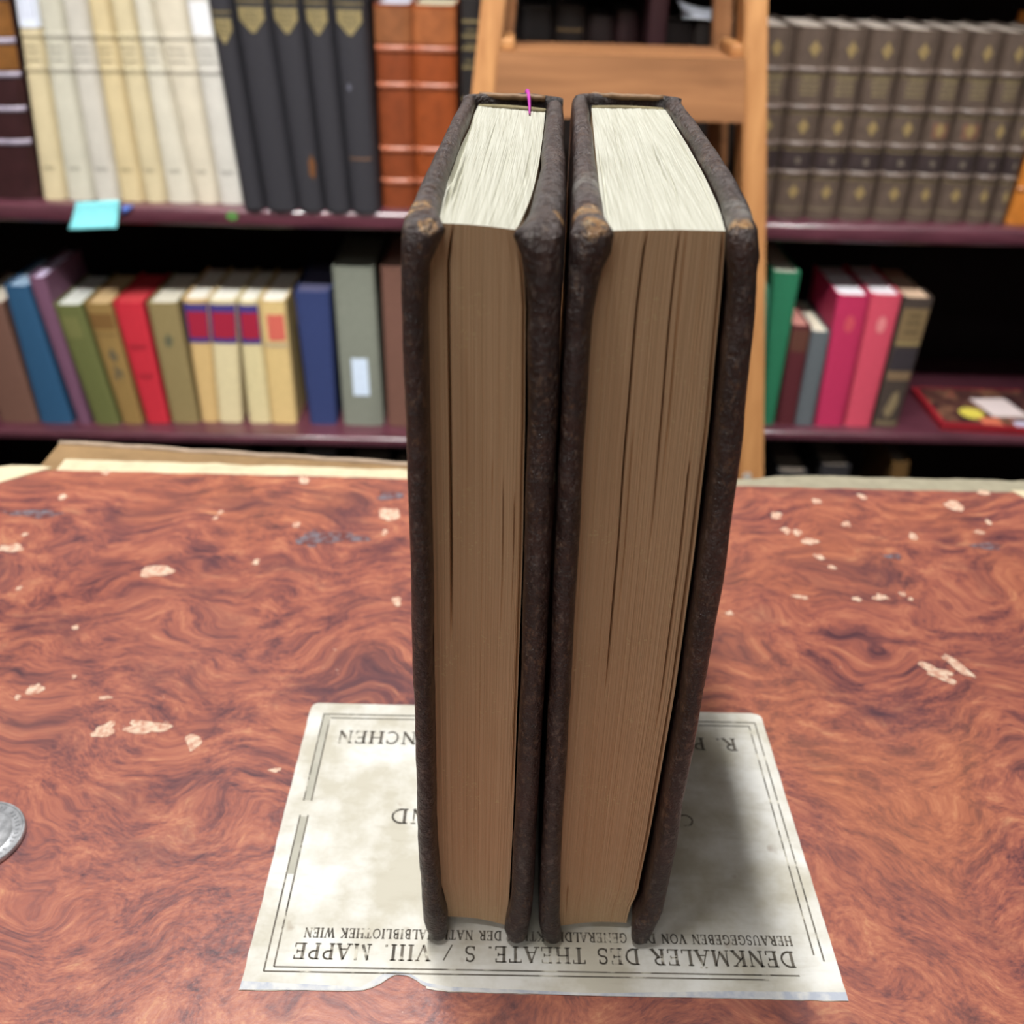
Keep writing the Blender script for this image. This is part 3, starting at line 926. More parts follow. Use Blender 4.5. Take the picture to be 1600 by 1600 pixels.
# ---- right volume
rbk = empty('antique_book', (0.032, 0.26, BOOK_Z), 'thicker upright dark leather book, with a bare tan corner, on the portfolio label', 'book', 'upright old leather volumes on the portfolio')
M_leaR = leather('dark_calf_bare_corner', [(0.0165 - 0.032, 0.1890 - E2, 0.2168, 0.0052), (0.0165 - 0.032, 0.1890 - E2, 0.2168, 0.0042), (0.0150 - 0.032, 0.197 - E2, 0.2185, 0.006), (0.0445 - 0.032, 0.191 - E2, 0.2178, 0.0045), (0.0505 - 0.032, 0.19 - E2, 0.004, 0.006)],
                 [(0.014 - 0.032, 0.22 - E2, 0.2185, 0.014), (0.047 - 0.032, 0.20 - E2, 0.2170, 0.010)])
oL = [(0, 0.0158), (0.011, 0.0138), (0.05, 0.0132), (0.0976, 0.0129), (0.137, 0.0123), (0.17, 0.0119), (0.199, 0.0117), (0.2188, 0.0119)]
iL = [(0, 0.0220), (0.014, 0.0198), (0.05, 0.0189), (0.0978, 0.0184), (0.137, 0.0179), (0.17, 0.0171), (0.199, 0.0172), (0.21, 0.0180), (0.2172, 0.0192), (0.2188, 0.0190)]
iR = [(0, 0.0420), (0.009, 0.0414), (0.018, 0.0444), (0.051, 0.0457), (0.0986, 0.0467), (0.138, 0.0464), (0.171, 0.0454), (0.2, 0.0439), (0.21, 0.0431), (0.2165, 0.0414), (0.2188, 0.0414)]
oR = [(0, 0.0473), (0.018, 0.0506), (0.051, 0.0513), (0.0987, 0.0518), (0.138, 0.0521), (0.17, 0.0512), (0.2, 0.0495), (0.213, 0.0482), (0.2188, 0.0472)]
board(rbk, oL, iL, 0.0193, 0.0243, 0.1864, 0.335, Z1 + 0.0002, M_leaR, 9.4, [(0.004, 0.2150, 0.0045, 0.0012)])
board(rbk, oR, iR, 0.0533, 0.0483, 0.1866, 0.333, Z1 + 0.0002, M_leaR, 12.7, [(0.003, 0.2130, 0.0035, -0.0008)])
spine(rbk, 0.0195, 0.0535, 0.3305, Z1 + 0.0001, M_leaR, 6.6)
blkL = [(0, 0.0206), (0.014, 0.0201), (0.05, 0.0192), (0.0978, 0.0187), (0.137, 0.0182), (0.17, 0.0175), (0.199, 0.0176), (0.21, 0.0182), (0.2160, 0.0191)]
blkR = [(0, 0.0412), (0.009, 0.0416), (0.018, 0.0434), (0.051, 0.0447), (0.0986, 0.0458), (0.138, 0.0456), (0.171, 0.0448), (0.2, 0.0435), (0.21, 0.0430), (0.2160, 0.0425)]
text_block(rbk, blkL, blkR, 0.0252, 0.0480, lambda u: 0.1930 + 0.0010 * u, lambda u: 0.3290 - 0.001 * u, lambda u: 0.0024 + 0.0008 * u, lambda u: 0.2157 + 0.0003 * u, 8.7,
           [(0.345, 0.095, 0.2150, 0.0030, 0.009), (0.62, 0.140, 0.2150, 0.0022, 0.008), (0.68, 0.15, 0.2150, 0.0008, 0.008), (0.40, 0.11, 0.172, 0.0008, 0.008), (0.88, 0.08, 0.165, 0.0018, 0.010), (0.975, 0.01, 0.215, 0.002, 0.015), (0.10, 0.003, 0.022, 0.002, 0.010)],
           [(0.62, 0.0009, 0.012, 0.25, 0.62), (0.68, 0.0006, 0.012, 0.1, 0.7), (0.45, 0.0004, 0.02, 0.0, 0.4), (0.05, 0.0006, 0.02, 0.0, 0.6), (0.95, 0.0006, 0.02, 0.0, 0.9), (0.25, 0.0003, 0.02, 0.3, 0.9)])
tube('headband', [(0.0256 + 0.0220 * t / 10, 0.3305 - 0.0005 * t / 10 + 0.002 * math.sin(math.pi * t / 10), 0.2150) for t in range(11)], 0.0010, M_head, rbk)
hc = [(0.0254 + 0.0226 * t / 14, 0.3362 - 0.0014 * t / 14 - 0.0004 * nz(t * 0.7, 5, 1), 0.2180 + 0.0004 * nz(t * 0.6, 7, 2)) for t in range(15)]
tag(tube('headcap', hc, 0.0010, M_headcap, rbk), 'worn tan rolled leather rim at the head of the spine')

# ------------------------------------------------------------------ the silver coin
M_silver = NT('worn_silver', 0.38, 0.5)
M_silver.b.inputs['Metallic'].default_value = 0.55
M_silver.color(M_silver.ramp(M_silver.noise(220, 5, 0.6), [(0.3, lin((150, 152, 156))), (0.7, lin((206, 208, 212)))]))
M_silver.bump(M_silver.noise(300, 4, 0.6), 0.35, 0.0006)
M_silver = M_silver.m
cn = empty('silver_coin', (-0.1712, 0.2234, 0.0), 'large worn silver coin lying on the portfolio at the left edge', 'coin')
prof = [(0.0, 0.0), (0.0146, 0.0), (0.01495, 0.0004), (0.01495, 0.0016), (0.0147, 0.0020), (0.0142, 0.0020), (0.0139, 0.00172), (0.0110, 0.00166), (0.0108, 0.00174), (0.0106, 0.00166)]
verts, faces = [], []
NS = 72
for r_, z_ in prof[1:]:
    for k in range(NS):
        t = 2 * math.pi * k / NS
        verts.append((r_ * math.cos(t), r_ * math.sin(t), z_))
np_ = len(prof) - 1
rings = 8
for q in range(1, rings + 1):
    r_ = 0.0106 * (1 - q / rings) + 0.0002
    for k in range(NS):
        t = 2 * math.pi * k / NS
        x, y = r_ * math.cos(t), r_ * math.sin(t)
        rel = 0.00055 * max(0, 1 - (x / 0.006) ** 2 - ((y - 0.0005) / 0.0085) ** 2) ** 0.6 if (x / 0.006) ** 2 + ((y - 0.0005) / 0.0085) ** 2 < 1 else 0
        verts.append((x, y, 0.00166 + rel * (0.8 + 0.5 * nz(x, y, 0, 350))))
tot = np_ + rings
for a in range(tot - 1):
    for k in range(NS):
        faces.append((a * NS + k, a * NS + (k + 1) % NS, (a + 1) * NS + (k + 1) % NS, (a + 1) * NS + k))
faces.append(tuple(range(NS)))
faces.append(tuple((tot - 1) * NS + k for k in range(NS)))
co = mesh('disc', verts, faces, M_silver, cn, smooth=True)
try:
    co.data.set_sharp_from_angle(angle=math.radians(40))
except Exception:
    pass
ticks_v, ticks_f = [], []
for k in range(46):
    t = 2 * math.pi * k / 46
    if k % 9 == 8:
        continue
    bx, by = 0.0124 * math.cos(t), 0.0124 * math.sin(t)
    vv, ff = box_vf(-0.0006, 0.0006, -0.0003, 0.0003, 0.0016, 0.00195)
    o_ = len(ticks_v)
    for p in vv:
        ticks_v.append((bx + p[0] * math.cos(t) - p[1] * math.sin(t), by + p[0] * math.sin(t) + p[1] * math.cos(t), p[2]))
    ticks_f += [tuple(i + o_ for i in q) for q in ff]
mesh('worn_relief', ticks_v, ticks_f, M_silver, cn)

# ------------------------------------------------------------------ stepladder in front of the bookcase
def wood(name, a, b, sc=(30, 30, 2.2)):
    m = NT(name, 0.5, 0.4)
    g = m.noise(1.0, 5, 0.6, m.mapped(sc), dist=0.4)
    m.color(m.ramp(g, [(0.32, lin(a)), (0.68, lin(b))]))
    m.bump(g, 0.1, 0.001)
    return m.m


M_rail = wood('orange_pine_rail', (150, 100, 58), (184, 134, 84), (60, 60, 2.0))
M_step = wood('brown_pine_step', (122, 82, 52), (158, 110, 72), (4, 60, 40))
M_steel = plain('screw_steel', (176, 168, 160), 0.4, 0.5, 0.1, 200)
ld = empty('stepladder', (0.16, 1.22, FZ), 'orange pine wooden stepladder standing in front of the bookcase', 'ladder')


def rail_x(side, z):
    # rails splay outwards towards the floor
    if side < 0:
        return -0.0222 - 0.103 * (0.172 - z)
    return 0.2785 + 0.1165 * (0.18 - z)


def rail_y(z):
    return 1.25 + 0.12 * z


for sd in (-1, 1):
    zt, zb = 0.62, FZ
    beam('rail', (rail_x(sd, zb), rail_y(zb) + 0.03, zb), (rail_x(sd, zt), rail_y(zt) + 0.03, zt), 0.040, 0.055, M_rail, ld, 0.021, 0.003)
    x_ = rail_x(sd, 0.2)
    beam('rear_leg', (rail_x(sd, zb) - sd * 0.045, 1.375, zb), (rail_x(sd, zt) - sd * 0.002, rail_y(zt) + 0.095, zt), 0.028, 0.026, M_step, ld, 0.022, 0.002)
for zs_ in (0.42, 0.119, -0.18, -0.48):
    xl_, xr_ = rail_x(-1, zs_) + 0.013, rail_x(1, zs_) - 0.013
    y_ = rail_y(zs_)
    box('tread', xl_, xr_, y_ + 0.0135, y_ + 0.11, zs_ - 0.014, zs_, M_step, ld, 0.002)
    v_ = [(xl_, y_ + 0.001, zs_), (xr_, y_ + 0.001, zs_), (rail_x(1, zs_ - 0.07) - 0.013, y_ - 0.003, zs_ - 0.070), (rail_x(-1, zs_ - 0.07) + 0.013, y_ - 0.003, zs_ - 0.070)]
    v_ += [(p[0], p[1] + 0.012, p[2]) for p in v_]
    mesh('apron', v_, [(0, 1, 2, 3), (7, 6, 5, 4), (0, 4, 5, 1), (1, 5, 6, 2), (2, 6, 7, 3), (3, 7, 4, 0)], M_step, ld, world=True)
    for xa_, xb_ in ((xl_, xl_ + 0.018), (xr_ - 0.016, xr_)):
        box('cleat', xa_, xb_, y_ + 0.012, y_ + 0.085, zs_, zs_ + 0.013, M_rail, ld, 0.002)
for (zz, dx) in ((-0.405, -0.006), (0.075, -0.028), (0.105, -0.028)):
    y_ = rail_y(zz) + 0.0025
    if dx > -0.01:
        cxs = rail_x(1, zz) + dx
        ring = [(cxs + 0.0065 * math.cos(2 * math.pi * k / 16), y_ - 0.001, zz + 0.0065 * math.sin(2 * math.pi * k / 16)) for k in range(16)]
        ring2 = [(p[0], p[1] + 0.004, p[2]) for p in ring]
        mesh('screw', ring + ring2, [tuple(range(16)), tuple(range(31, 15, -1))] + [(k, (k + 1) % 16, 16 + (k + 1) % 16, 16 + k) for k in range(16)], M_steel, ld, world=True)


# ------------------------------------------------------------------ books in the bookcase
_pm = {}


def cm(rgb, kind='cloth'):
    key = (rgb, kind)
    if key not in _pm:
        if kind == 'cloth':
            _pm[key] = plain('book_cloth', rgb, 0.7, 0.3, 0.08, 130, 0.15)
        elif kind == 'leather':
            _pm[key] = plain('book_leather', rgb, 0.42, 0.5, 0.22, 55, 0.25)
        elif kind == 'vellum':
            _pm[key] = plain('book_vellum', rgb, 0.6, 0.4, 0.10, 26, 0.15)
        elif kind == 'gilt':
            _pm[key] = plain('dull_gilt', rgb, 0.5, 0.5, 0.25, 300)
        else:
            _pm[key] = plain('book_paper', rgb, 0.8, 0.3, 0.06, 200, 0.1, stretch=(6, 1, 1))
    return _pm[key]


class Book:
    def __init__(self, name, label, row, xbl, xbr, xtl, xtr, href, h, cover, pages=(232, 226, 208), bulge=0.005, depth=0.16, kind='cloth', group=None, dy=0.0, cat='book'):
        yf, zs_ = row
        g = 0.0004
        self.h, self.bulge, self.depth = h, bulge, depth
        self.xl = lambda z: xbl + (xtl - xbl) * z / href + g
        self.xr = lambda z: xbr + (xtr - xbr) * z / href - g
        self.x0 = (xbl + xbr) / 2
        self.root = empty(name, (self.x0, yf + dy, zs_ + 0.0004), label, cat, group)
        t = 0.0026
        levels = [0, h]
        us = [-1 + 2 * k / 10 for k in range(11)]
        verts, faces = [], []
        for z in levels:
            L, R = self.xl(z) - self.x0, self.xr(z) - self.x0
            c, hw = (L + R) / 2, (R - L) / 2
            ring = [(L, depth)] + [(c + u * hw, self.sy(u)) for u in us] + [(R, depth)]
            inner = [(L + t, depth)] + [(c + u * (hw - t), self.sy(u) + t) for u in us] + [(R - t, depth)]
            verts += [(x, y, z) for x, y in ring] + [(x, y, z) for x, y in inner]
        n = 13
        for k in range(n - 1):
            faces += [(k, k + 1, 2 * n + k + 1, 2 * n + k), (n + k, n + k + 1, 3 * n + k + 1, 3 * n + k),
                      (k, k + 1, n + k + 1, n + k), (2 * n + k, 2 * n + k + 1, 3 * n + k + 1, 3 * n + k)]
        for k in (0, n - 1):
            faces.append((k, n + k, 3 * n + k, 2 * n + k))
        mat = cover if not isinstance(cover, tuple) else cm(cover, kind)
        self.binding = mesh('binding', verts, faces, mat, self.root)
        pb = []
        for z in (0.003, h - 0.0035):
            L, R = self.xl(z) - self.x0 + t, self.xr(z) - self.x0 - t
            pb += [(L, bulge + t + 0.0006, z), (R, bulge + t + 0.0006, z), (R, depth - 0.004, z), (L, depth - 0.004, z)]
        mesh('pages', pb, [(0, 3, 2, 1), (4, 5, 6, 7), (0, 1, 5, 4), (1, 2, 6, 5), (2, 3, 7, 6), (3, 0, 4, 7)], cm(pages, 'paper'), self.root)

    def sy(self, u):
        return self.bulge * (1 - math.sqrt(max(0.0, 1 - min(1, abs(u)) ** 2.2)))

    def pt(self, u, z, off):
        L, R = self.xl(z) - self.x0, self.xr(z) - self.x0
        c, hw = (L + R) / 2, (R - L) / 2
        return (c + u * hw, self.sy(u) - off, z)

    def strip(self, name, u0, u1, z0, z1, rgb, off=0.0005, prof=None, kind='cloth', parent=None):
        prof = prof or [(0, 1), (1, 1)]
        n = 10
        v, f = [], []
        for (tz, to) in prof:
            for k in range(n + 1):
                u = u0 + (u1 - u0) * k / n
                v.append(self.pt(u, z0 + (z1 - z0) * tz, max(off * to, 0.0002)))
        for a in range(len(prof) - 1):
            for k in range(n):
                i = a * (n + 1) + k
                f.append((i, i + 1, i + n + 2, i + n + 1))
        return mesh(name, v, f, cm(rgb, kind) if isinstance(rgb, tuple) else rgb, self.root, smooth=len(prof) > 2)

    def band(self, z, rgb, proud=0.0016, hh=0.004, kind='leather'):
        return self.strip('raised_band', -0.985, 0.985, z - hh, z + hh, rgb, proud, [(0, 0.1), (0.2, 0.75), (0.5, 1), (0.8, 0.75), (1, 0.1)], kind)

    def shape(self, name, polys, rgb, off=0.0007, kind='gilt'):
        bm = bmesh.new()
        for poly in polys:
            wide = max(p[0] for p in poly) - min(p[0] for p in poly) > 0.45
            fc = bm.faces.new([bm.verts.new((u, 0, z)) for u, z in poly])
            if wide:
                for k in range(1, 8):
                    u = -1 + 2 * k / 8
                    fs = [f for f in bm.faces]
                    es = [e for e in bm.edges]
                    bmesh.ops.bisect_plane(bm, geom=fs + es + bm.verts[:], plane_co=(u, 0, 0), plane_no=(1, 0, 0))
        bm.verts.index_update()
        v = [self.pt(x.co.x, x.co.z, off) for x in bm.verts]
        f = [tuple(x.index for x in fc.verts) for fc in bm.faces]
        bm.free()
        return mesh(name, v, f, cm(rgb, kind), self.root)

    def diamond(self, z, du, dz, rgb):
        o = []
        for k in range(12):
            t = 2 * math.pi * k / 12
            r = 1.0 if k % 3 == 0 else (0.72 if k % 2 else 0.66)
            o.append((du * r * math.sin(t), z + dz * r * math.cos(t)))
        return self.shape('gilt_ornament', [o], rgb)

    def lines(self, zs_, rgb, uw=0.5, t=0.0011, name='gilt_lettering', seed=0):
        rnd = random.Random(seed)
        polys = []
        for z in zs_:
            w_ = uw * rnd.uniform(0.75, 1.0)
            u = -w_
            while u < w_:
                s = rnd.uniform(0.07, 0.16)
                polys.append([(u, z - t), (min(u + s, w_), z - t), (min(u + s, w_), z + t), (u, z + t)])
                u += s + 0.05
        return self.shape(name, polys, rgb)


ORD = ['first', 'second', 'third', 'fourth', 'fifth', 'sixth', 'seventh', 'eighth', 'ninth']
R1 = (1.462, SHELF1)
# --- cream vellum set
W_ = [(-0.6766, -0.6412, -0.6619, -0.6307), (-0.6412, -0.6012, -0.6307, -0.5969), (-0.6012, -0.5640, -0.5969, -0.5622), (-0.5640, -0.5287, -0.5622, -0.5310),
      (-0.5287, -0.4962, -0.5310, -0.4998), (-0.4962, -0.4543, -0.4998, -0.4703), (-0.4543, -0.4199, -0.4703, -0.4287), (-0.4199, -0.3818, -0.4287, -0.3923)]
WC = [(208, 193, 156), (199, 195, 178), (197, 192, 181), (205, 187, 146), (203, 189, 154), (204, 198, 181), (206, 197, 177), (200, 196, 187)]
for i, q in enumerate(W_):
    lb_ = ['cream vellum volume with a white paper slip, leftmost of the pale set', None, None, None, None, None, None, 'whitest cream vellum volume, beside the black books on the upper shelf'][i]
    b = Book('vellum_book', lb_ or (ORD[i] + ' of eight cream vellum volumes from the left on the upper shelf'), R1, *q, 0.187, 0.315, WC[i], bulge=0.010, kind='vellum', group='cream vellum set on the upper shelf', depth=0.2)
    dz = 0.003 * (i - 4) / 8
    for zb_ in (0.176, 0.218):
        b.band(zb_ + dz, tuple(int(c * 0.90) for c in WC[i]), 0.0014, 0.0042, 'vellum')
    b.lines([0.197 + dz, 0.205 + dz, 0.188 + dz], tuple(int(c * 0.72) for c in WC[i]), 0.62, 0.0012, 'title_lettering', i)
    b.lines([0.045], tuple(int(c * 0.84) for c in WC[i]), 0.5, 0.0028, 'faint_lettering', i + 20)
    if i == 0:
        sl = b.strip('paper_slip', -0.95, 1.0, 0.226, 0.300, (226, 232, 246), 0.0012, None, 'paper')
        tag(sl, 'white paper slip with grey print')
        b.shape('slip_print', [[(-0.5 + 0.28 * k, 0.236), (-0.42 + 0.28 * k, 0.236), (-0.42 + 0.28 * k, 0.292), (-0.5 + 0.28 * k, 0.292)] for k in range(5)], (178, 182, 200), 0.0016, 'paper')
    if i == 7:
        b.strip('pale_patch', -0.8, 0.7, 0.222, 0.262, (226, 226, 228), 0.0006, None, 'paper')

# --- black cloth set with gilt shields
K_ = [(-0.3801, -0.3484, -0.3915, -0.3594), (-0.3484, -0.3009, -0.3594, -0.3126), (-0.3009, -0.2627, -0.3126, -0.2711), (-0.2627, -0.2254, -0.2711, -0.2330), (-0.2254, -0.1844, -0.2330, -0.1880)]
for i, q in enumerate(K_):
    lab_ = 'tall black book with gilt shield, ' + ['next to the cream vellum set', 'second of the five black ones', 'middle of the five black ones', 'fourth of the five black ones', 'next to the tan leather pair'][i] + ' on the upper shelf'
    b = Book('black_book', lab_, R1, *q, 0.195, 0.31, (47, 46, 51), bulge=0.013, kind='cloth', group='black gilt set on the upper shelf', depth=0.2, dy=-0.027, pages=(60, 56, 52))
    dz = -0.014 if i == 0 else 0.0
    zc = 0.246 + dz
    b.shape('gilt_shield', [[(-0.72, zc + 0.014), (0.72, zc + 0.014), (0.72, zc), (-0.72, zc)], [(-0.72, zc), (0.72, zc), (0.1, zc - 0.016), (-0.1, zc - 0.016)]], (136, 122, 84))
    b.lines([zc + 0.008, zc + 0.002, zc - 0.004], (70, 62, 48), 0.45, 0.0011, 'shield_lettering', i)
    b.strip('gilt_rule', -0.8, 0.8, 0.266 + dz, 0.2685 + dz, (120, 106, 70), 0.0006, None, 'gilt')
    if i == 2:
        b.shape('brown_stain', [[(0.25, 0.05), (0.6, 0.045), (0.75, 0.065), (0.55, 0.078), (0.3, 0.07)]], (104, 66, 36), 0.0006, 'cloth')
    if i == 4:
        b.strip('gilt_rule', -0.75, 0.75, 0.073, 0.0755, (112, 82, 62), 0.0006, None, 'gilt')
        b.shape('pale_spot', [[(-0.5, 0.166), (-0.35, 0.161), (-0.2, 0.166), (-0.35, 0.173)]], (92, 92, 104), 0.0006, 'cloth')

# --- dark leather book at the far left with raised bands
b = Book('banded_leather_book', 'dark brown leather book with highlight-painted raised bands at the left end of the upper shelf', R1, -0.7552, -0.6800, -0.7364, -0.6640, 0.259, 0.32, (52, 26, 28), bulge=0.012, kind='leather', depth=0.2)
for zz in (0.078, 0.122, 0.166, 0.208, 0.262):
    b.band(zz, (150, 140, 156), 0.003, 0.0042)  # pale colour paints in the white highlights along the bands
for z0, z1 in ((0.172, 0.203), (0.214, 0.256)):
    b.strip('tan_panel', -0.97, 0.97, z0, z1, (128, 84, 40), 0.0006, None, 'leather')

# --- tan leather pair
for i, q in enumerate([(-0.1837, -0.1333, -0.1847, -0.1342), (-0.1333, -0.0754, -0.1342, -0.0743)]):
    b = Book('tan_leather_book', ['narrower tan leather volume with raised bands, beside the black set', 'wider tan leather volume with raised bands, left of the ladder'][i], R1, *q, 0.267, 0.266, ((120, 58, 30), (138, 66, 30))[i], bulge=0.008, kind='leather', group='tan leather pair on the upper shelf', pages=((214, 214, 226), (216, 206, 176))[i])
    for zz in (0.212, 0.166, 0.082, 0.038):
        b.band(zz, (158, 92, 66), 0.0030, 0.0045)
    b.strip('head_panel', -0.97, 0.97, 0.219, 0.262, ((132, 82, 50), (150, 88, 50))[i], 0.0006, None, 'leather')

# --- dark books behind the ladder
DK = [(-0.0700, -0.0400, 0.275, (34, 31, 31), 'black gilt banded book immediately left of the ladder rail'),
      (-0.0380, 0.0100, 0.268, (24, 20, 21), 'black book seen behind the left ladder rail'),
      (0.0110, 0.0560, 0.262, (22, 18, 18), 'black book behind the ladder, first between its rails'),
      (0.0570, 0.1010, 0.266, (24, 18, 17), 'black gilt ruled book behind the ladder step'),
      (0.1020, 0.1400, 0.255, (28, 18, 18), 'very dark brown book behind the ladder, left of the bookcase upright'),
      (0.1410, 0.1750, 0.262, (36, 18, 20), 'dark maroon book against the bookcase upright behind the ladder'),
      (0.2060, 0.2480, 0.250, (26, 20, 20), 'black book right of the upright behind the ladder'),
      (0.2490, 0.2900, 0.252, (30, 24, 22), 'black book behind the right ladder rail'),
      (0.2910, 0.3300, 0.254, (36, 30, 26), 'dark brown book between the right ladder rail and the brown gilt set')]
for i, (x0, x1, h, rgb, lab_) in enumerate(DK):
    b = Book('dark_book', lab_, R1, x0, x1, x0, x1, 0.25, h, rgb, bulge=0.006, kind='leather', pages=(52, 44, 40), dy=0.0 if i == 0 else 0.045)
    if i == 0:
        for zz in (0.190, 0.213, 0.228, 0.246, 0.150):
            b.strip('gilt_rule', -0.8, 0.8, zz, zz + 0.004, (112, 98, 66), 0.0006, None, 'gilt')
        b.lines([0.200, 0.220, 0.237], (104, 92, 62), 0.6, 0.0016, 'gilt_lettering', 3)
    if i == 3:
        b.strip('gilt_rule', -0.8, 0.8, 0.235, 0.238, (92, 72, 44), 0.0006, None, 'gilt')

# --- brown gilt set right of the ladder
B_ = [(0.3332, 0.3865, 0.3306, 0.3800), (0.3867, 0.4343, 0.3800, 0.4330), (0.4345, 0.4812, 0.4330, 0.4800), (0.4814, 0.5319, 0.4800, 0.5279), (0.5321, 0.5807, 0.5279, 0.5784),
      (0.5809, 0.6230, 0.5784, 0.6171), (0.6232, 0.6691, 0.6171, 0.6609), (0.6693, 0.7049, 0.6609, 0.7030), (0.7051, 0.7295, 0.7030, 0.7376)]
for i, q in enumerate(B_):
    lab_ = ORD[i] + ' brown gilt volume to the right of the ladder on the upper shelf'
    b = Book('gilt_leather_book', lab_, R1, *q, 0.253, 0.253, (88, 74, 65), bulge=0.015, kind='leather', group='brown gilt set on the upper shelf', pages=(196, 184, 172))
    H = 0.253
    for fr in (0.79, 0.60, 0.41, 0.255):
        b.band(fr * H, (104, 90, 82), 0.0028, 0.0042)
        b.strip('gilt_rule', -0.9, 0.9, fr * H - 0.0078, fr * H - 0.0062, (118, 104, 72), 0.0006, None, 'gilt')
    b.strip('volume_panel', -0.96, 0.96, 0.275 * H, 0.375 * H, (56, 46, 46), 0.0005, None, 'leather')
    b.strip('gilt_rule', -0.9, 0.9, 0.055 * H, 0.062 * H, (128, 116, 92), 0.0006, None, 'gilt')
    for fr in (0.895, 0.505, 0.155):
        b.diamond(fr * H, 0.34, 0.011, (138, 118, 78))
    b.lines([0.752 * H, 0.726 * H, 0.700 * H, 0.674 * H], (140, 125, 92), 0.55, 0.0015, 'gilt_lettering', i)
    b.lines([0.325 * H], (116, 106, 92), 0.16, 0.004, 'volume_number', i + 40)
    if i in (5, 6):
        b.strip('red_patch', -0.5, 0.6, 0.46 * H, 0.54 * H, (116, 84, 68), 0.0006, None, 'leather')

b = Book('orange_leather_book', 'bright orange leather book at the right edge of the upper shelf', R1, 0.7305, 0.7805, 0.7400, 0.7900, 0.275, 0.268, (184, 112, 42), bulge=0.007, kind='leather')
for zz in (0.05, 0.10, 0.15, 0.20):
    b.band(zz, (190, 122, 70), 0.002, 0.003)

# --- lower shelf, left bay
R2 = (1.484, -0.482)
Q2 = [
    ('brown_book', -0.8273, -0.7645, -0.8304, -0.7747, 0.204, 0.204, (112, 80, 68), 'plain brown cloth book at the left end of the lower shelf', (206, 196, 180)),
    ('blue_book', -0.7607, -0.7083, -0.7666, -0.7291, 0.236, 0.232, (42, 82, 116), 'tall blue cloth book leaning on the lower shelf', (150, 176, 200)),
    ('purple_book', -0.6990, -0.6784, -0.7265, -0.7010, 0.246, 0.246, (112, 76, 98), 'slim dusty purple book leaning beside the blue one', (206, 192, 220)),
    ('green_book', -0.6720, -0.6305, -0.6978, -0.6540, 0.206, 0.204, (98, 102, 58), 'olive green cloth book between purple and ochre ones', (206, 208, 200)),
    ('ochre_book', -0.6275, -0.5945, -0.6514, -0.6095, 0.205, 0.206, (142, 114, 66), 'ochre book with dark ornament next to the red one', (206, 176, 130)),
    ('red_book', -0.5896, -0.5523, -0.6088, -0.5617, 0.207, 0.207, (190, 42, 56), 'bright red book on the lower shelf', (196, 60, 66)),
    ('khaki_book', -0.5491, -0.5040, -0.5571, -0.5090, 0.207, 0.207, (138, 122, 82), 'khaki cloth book with small dark emblem', (214, 208, 190)),
]
for i, (nm, a, b_, c_, d_, hr, h, rgb, lab_, pg) in enumerate(Q2):
    b = Book(nm, lab_, R2, a, b_, c_, d_, hr, h, rgb, pages=pg, bulge=0.004, depth=0.15, dy=(-0.018, -0.018, -0.018, -0.018, -0.014, -0.010, -0.006)[i])
    if nm == 'ochre_book':
        b.strip('brown_panel', -0.9, 0.9, 0.165, 0.190, (118, 86, 46), 0.0005, None, 'cloth')
        b.shape('dark_ornament', [[(-0.3, 0.12), (0.1, 0.135), (0.5, 0.118), (0.1, 0.108)], [(-0.2, 0.1), (0.0, 0.105), (0.3, 0.092), (0.0, 0.08)], [(0.3, 0.1), (0.55, 0.09), (0.3, 0.075)], [(-0.4, 0.085), (-0.1, 0.09), (-0.1, 0.075)]], (98, 88, 66), 0.0006, 'cloth')
        b.strip('dark_rule', -0.9, 0.9, 0.154, 0.1565, (112, 88, 50), 0.0006, None, 'cloth')
    if nm == 'khaki_book':
        b.shape('dark_emblem', [[(-0.35, 0.145), (0, 0.157), (0.3, 0.148), (0.15, 0.136), (-0.2, 0.134)]], (96, 94, 72), 0.0006, 'cloth')
    if nm == 'red_book':
        tag(b.lines([0.135, 0.085], (156, 36, 48), 0.6, 0.004, 'dark_lettering', 2), kind='stuff')
    if nm == 'green_book':
        b.strip('worn_patch', -0.7, 0.5, 0.150, 0.185, (112, 112, 66), 0.0005, None, 'cloth')
Q3 = [(-0.5017, -0.4740, -0.5035, -0.4647, 0.209), (-0.4733, -0.4339, -0.4637, -0.4200, 0.212), (-0.4231, -0.3868, -0.4190, -0.3862, 0.210), (-0.3859, -0.3433, -0.3852, -0.3434, 0.212)]
Q3C = [(206, 174, 118), (214, 200, 158), (212, 198, 152), (212, 184, 126)]
for i, q in enumerate(Q3):
    b = Book('cream_book', ['cream book with red and blue label, leftmost of three beside the khaki book', 'cream book with red and blue label, middle of three alike', 'cream book with red and blue label, rightmost of three alike', 'cream book with a faded plain red label beside the navy book'][i], R2, *q, 0.212, Q3C[i], bulge=0.005, pages=(238, 234, 220), group='cream books with red labels')
    if i < 3:
        b.strip('blue_label', -0.97, 0.97, 0.140, 0.205, (66, 56, 122), 0.0005, None, 'paper')
        b.strip('red_label', -0.8, 0.9, 0.149, 0.192, (156, 30, 56), 0.0010, None, 'paper')
    else:
        b.strip('red_label', -0.5, 0.8, 0.147, 0.190, (204, 100, 86), 0.0006, None, 'paper')
        b.strip('grey_rule', -0.9, 0.9, 0.136, 0.142, (178, 160, 130), 0.0006, None, 'paper')
b = Book('navy_book', 'navy blue cloth book standing apart on the lower shelf', R2, -0.3218, -0.2771, -0.3288, -0.2735, 0.228, 0.228, (48, 60, 104), pages=(86, 86, 116), bulge=0.005, group=None)
b = Book('grey_book', 'tall grey book with white spine label on the lower shelf', R2, -0.2658, -0.1990, -0.2672, -0.2037, 0.269, 0.268, (124, 128, 116), pages=(128, 132, 120), bulge=0.005, depth=0.18)
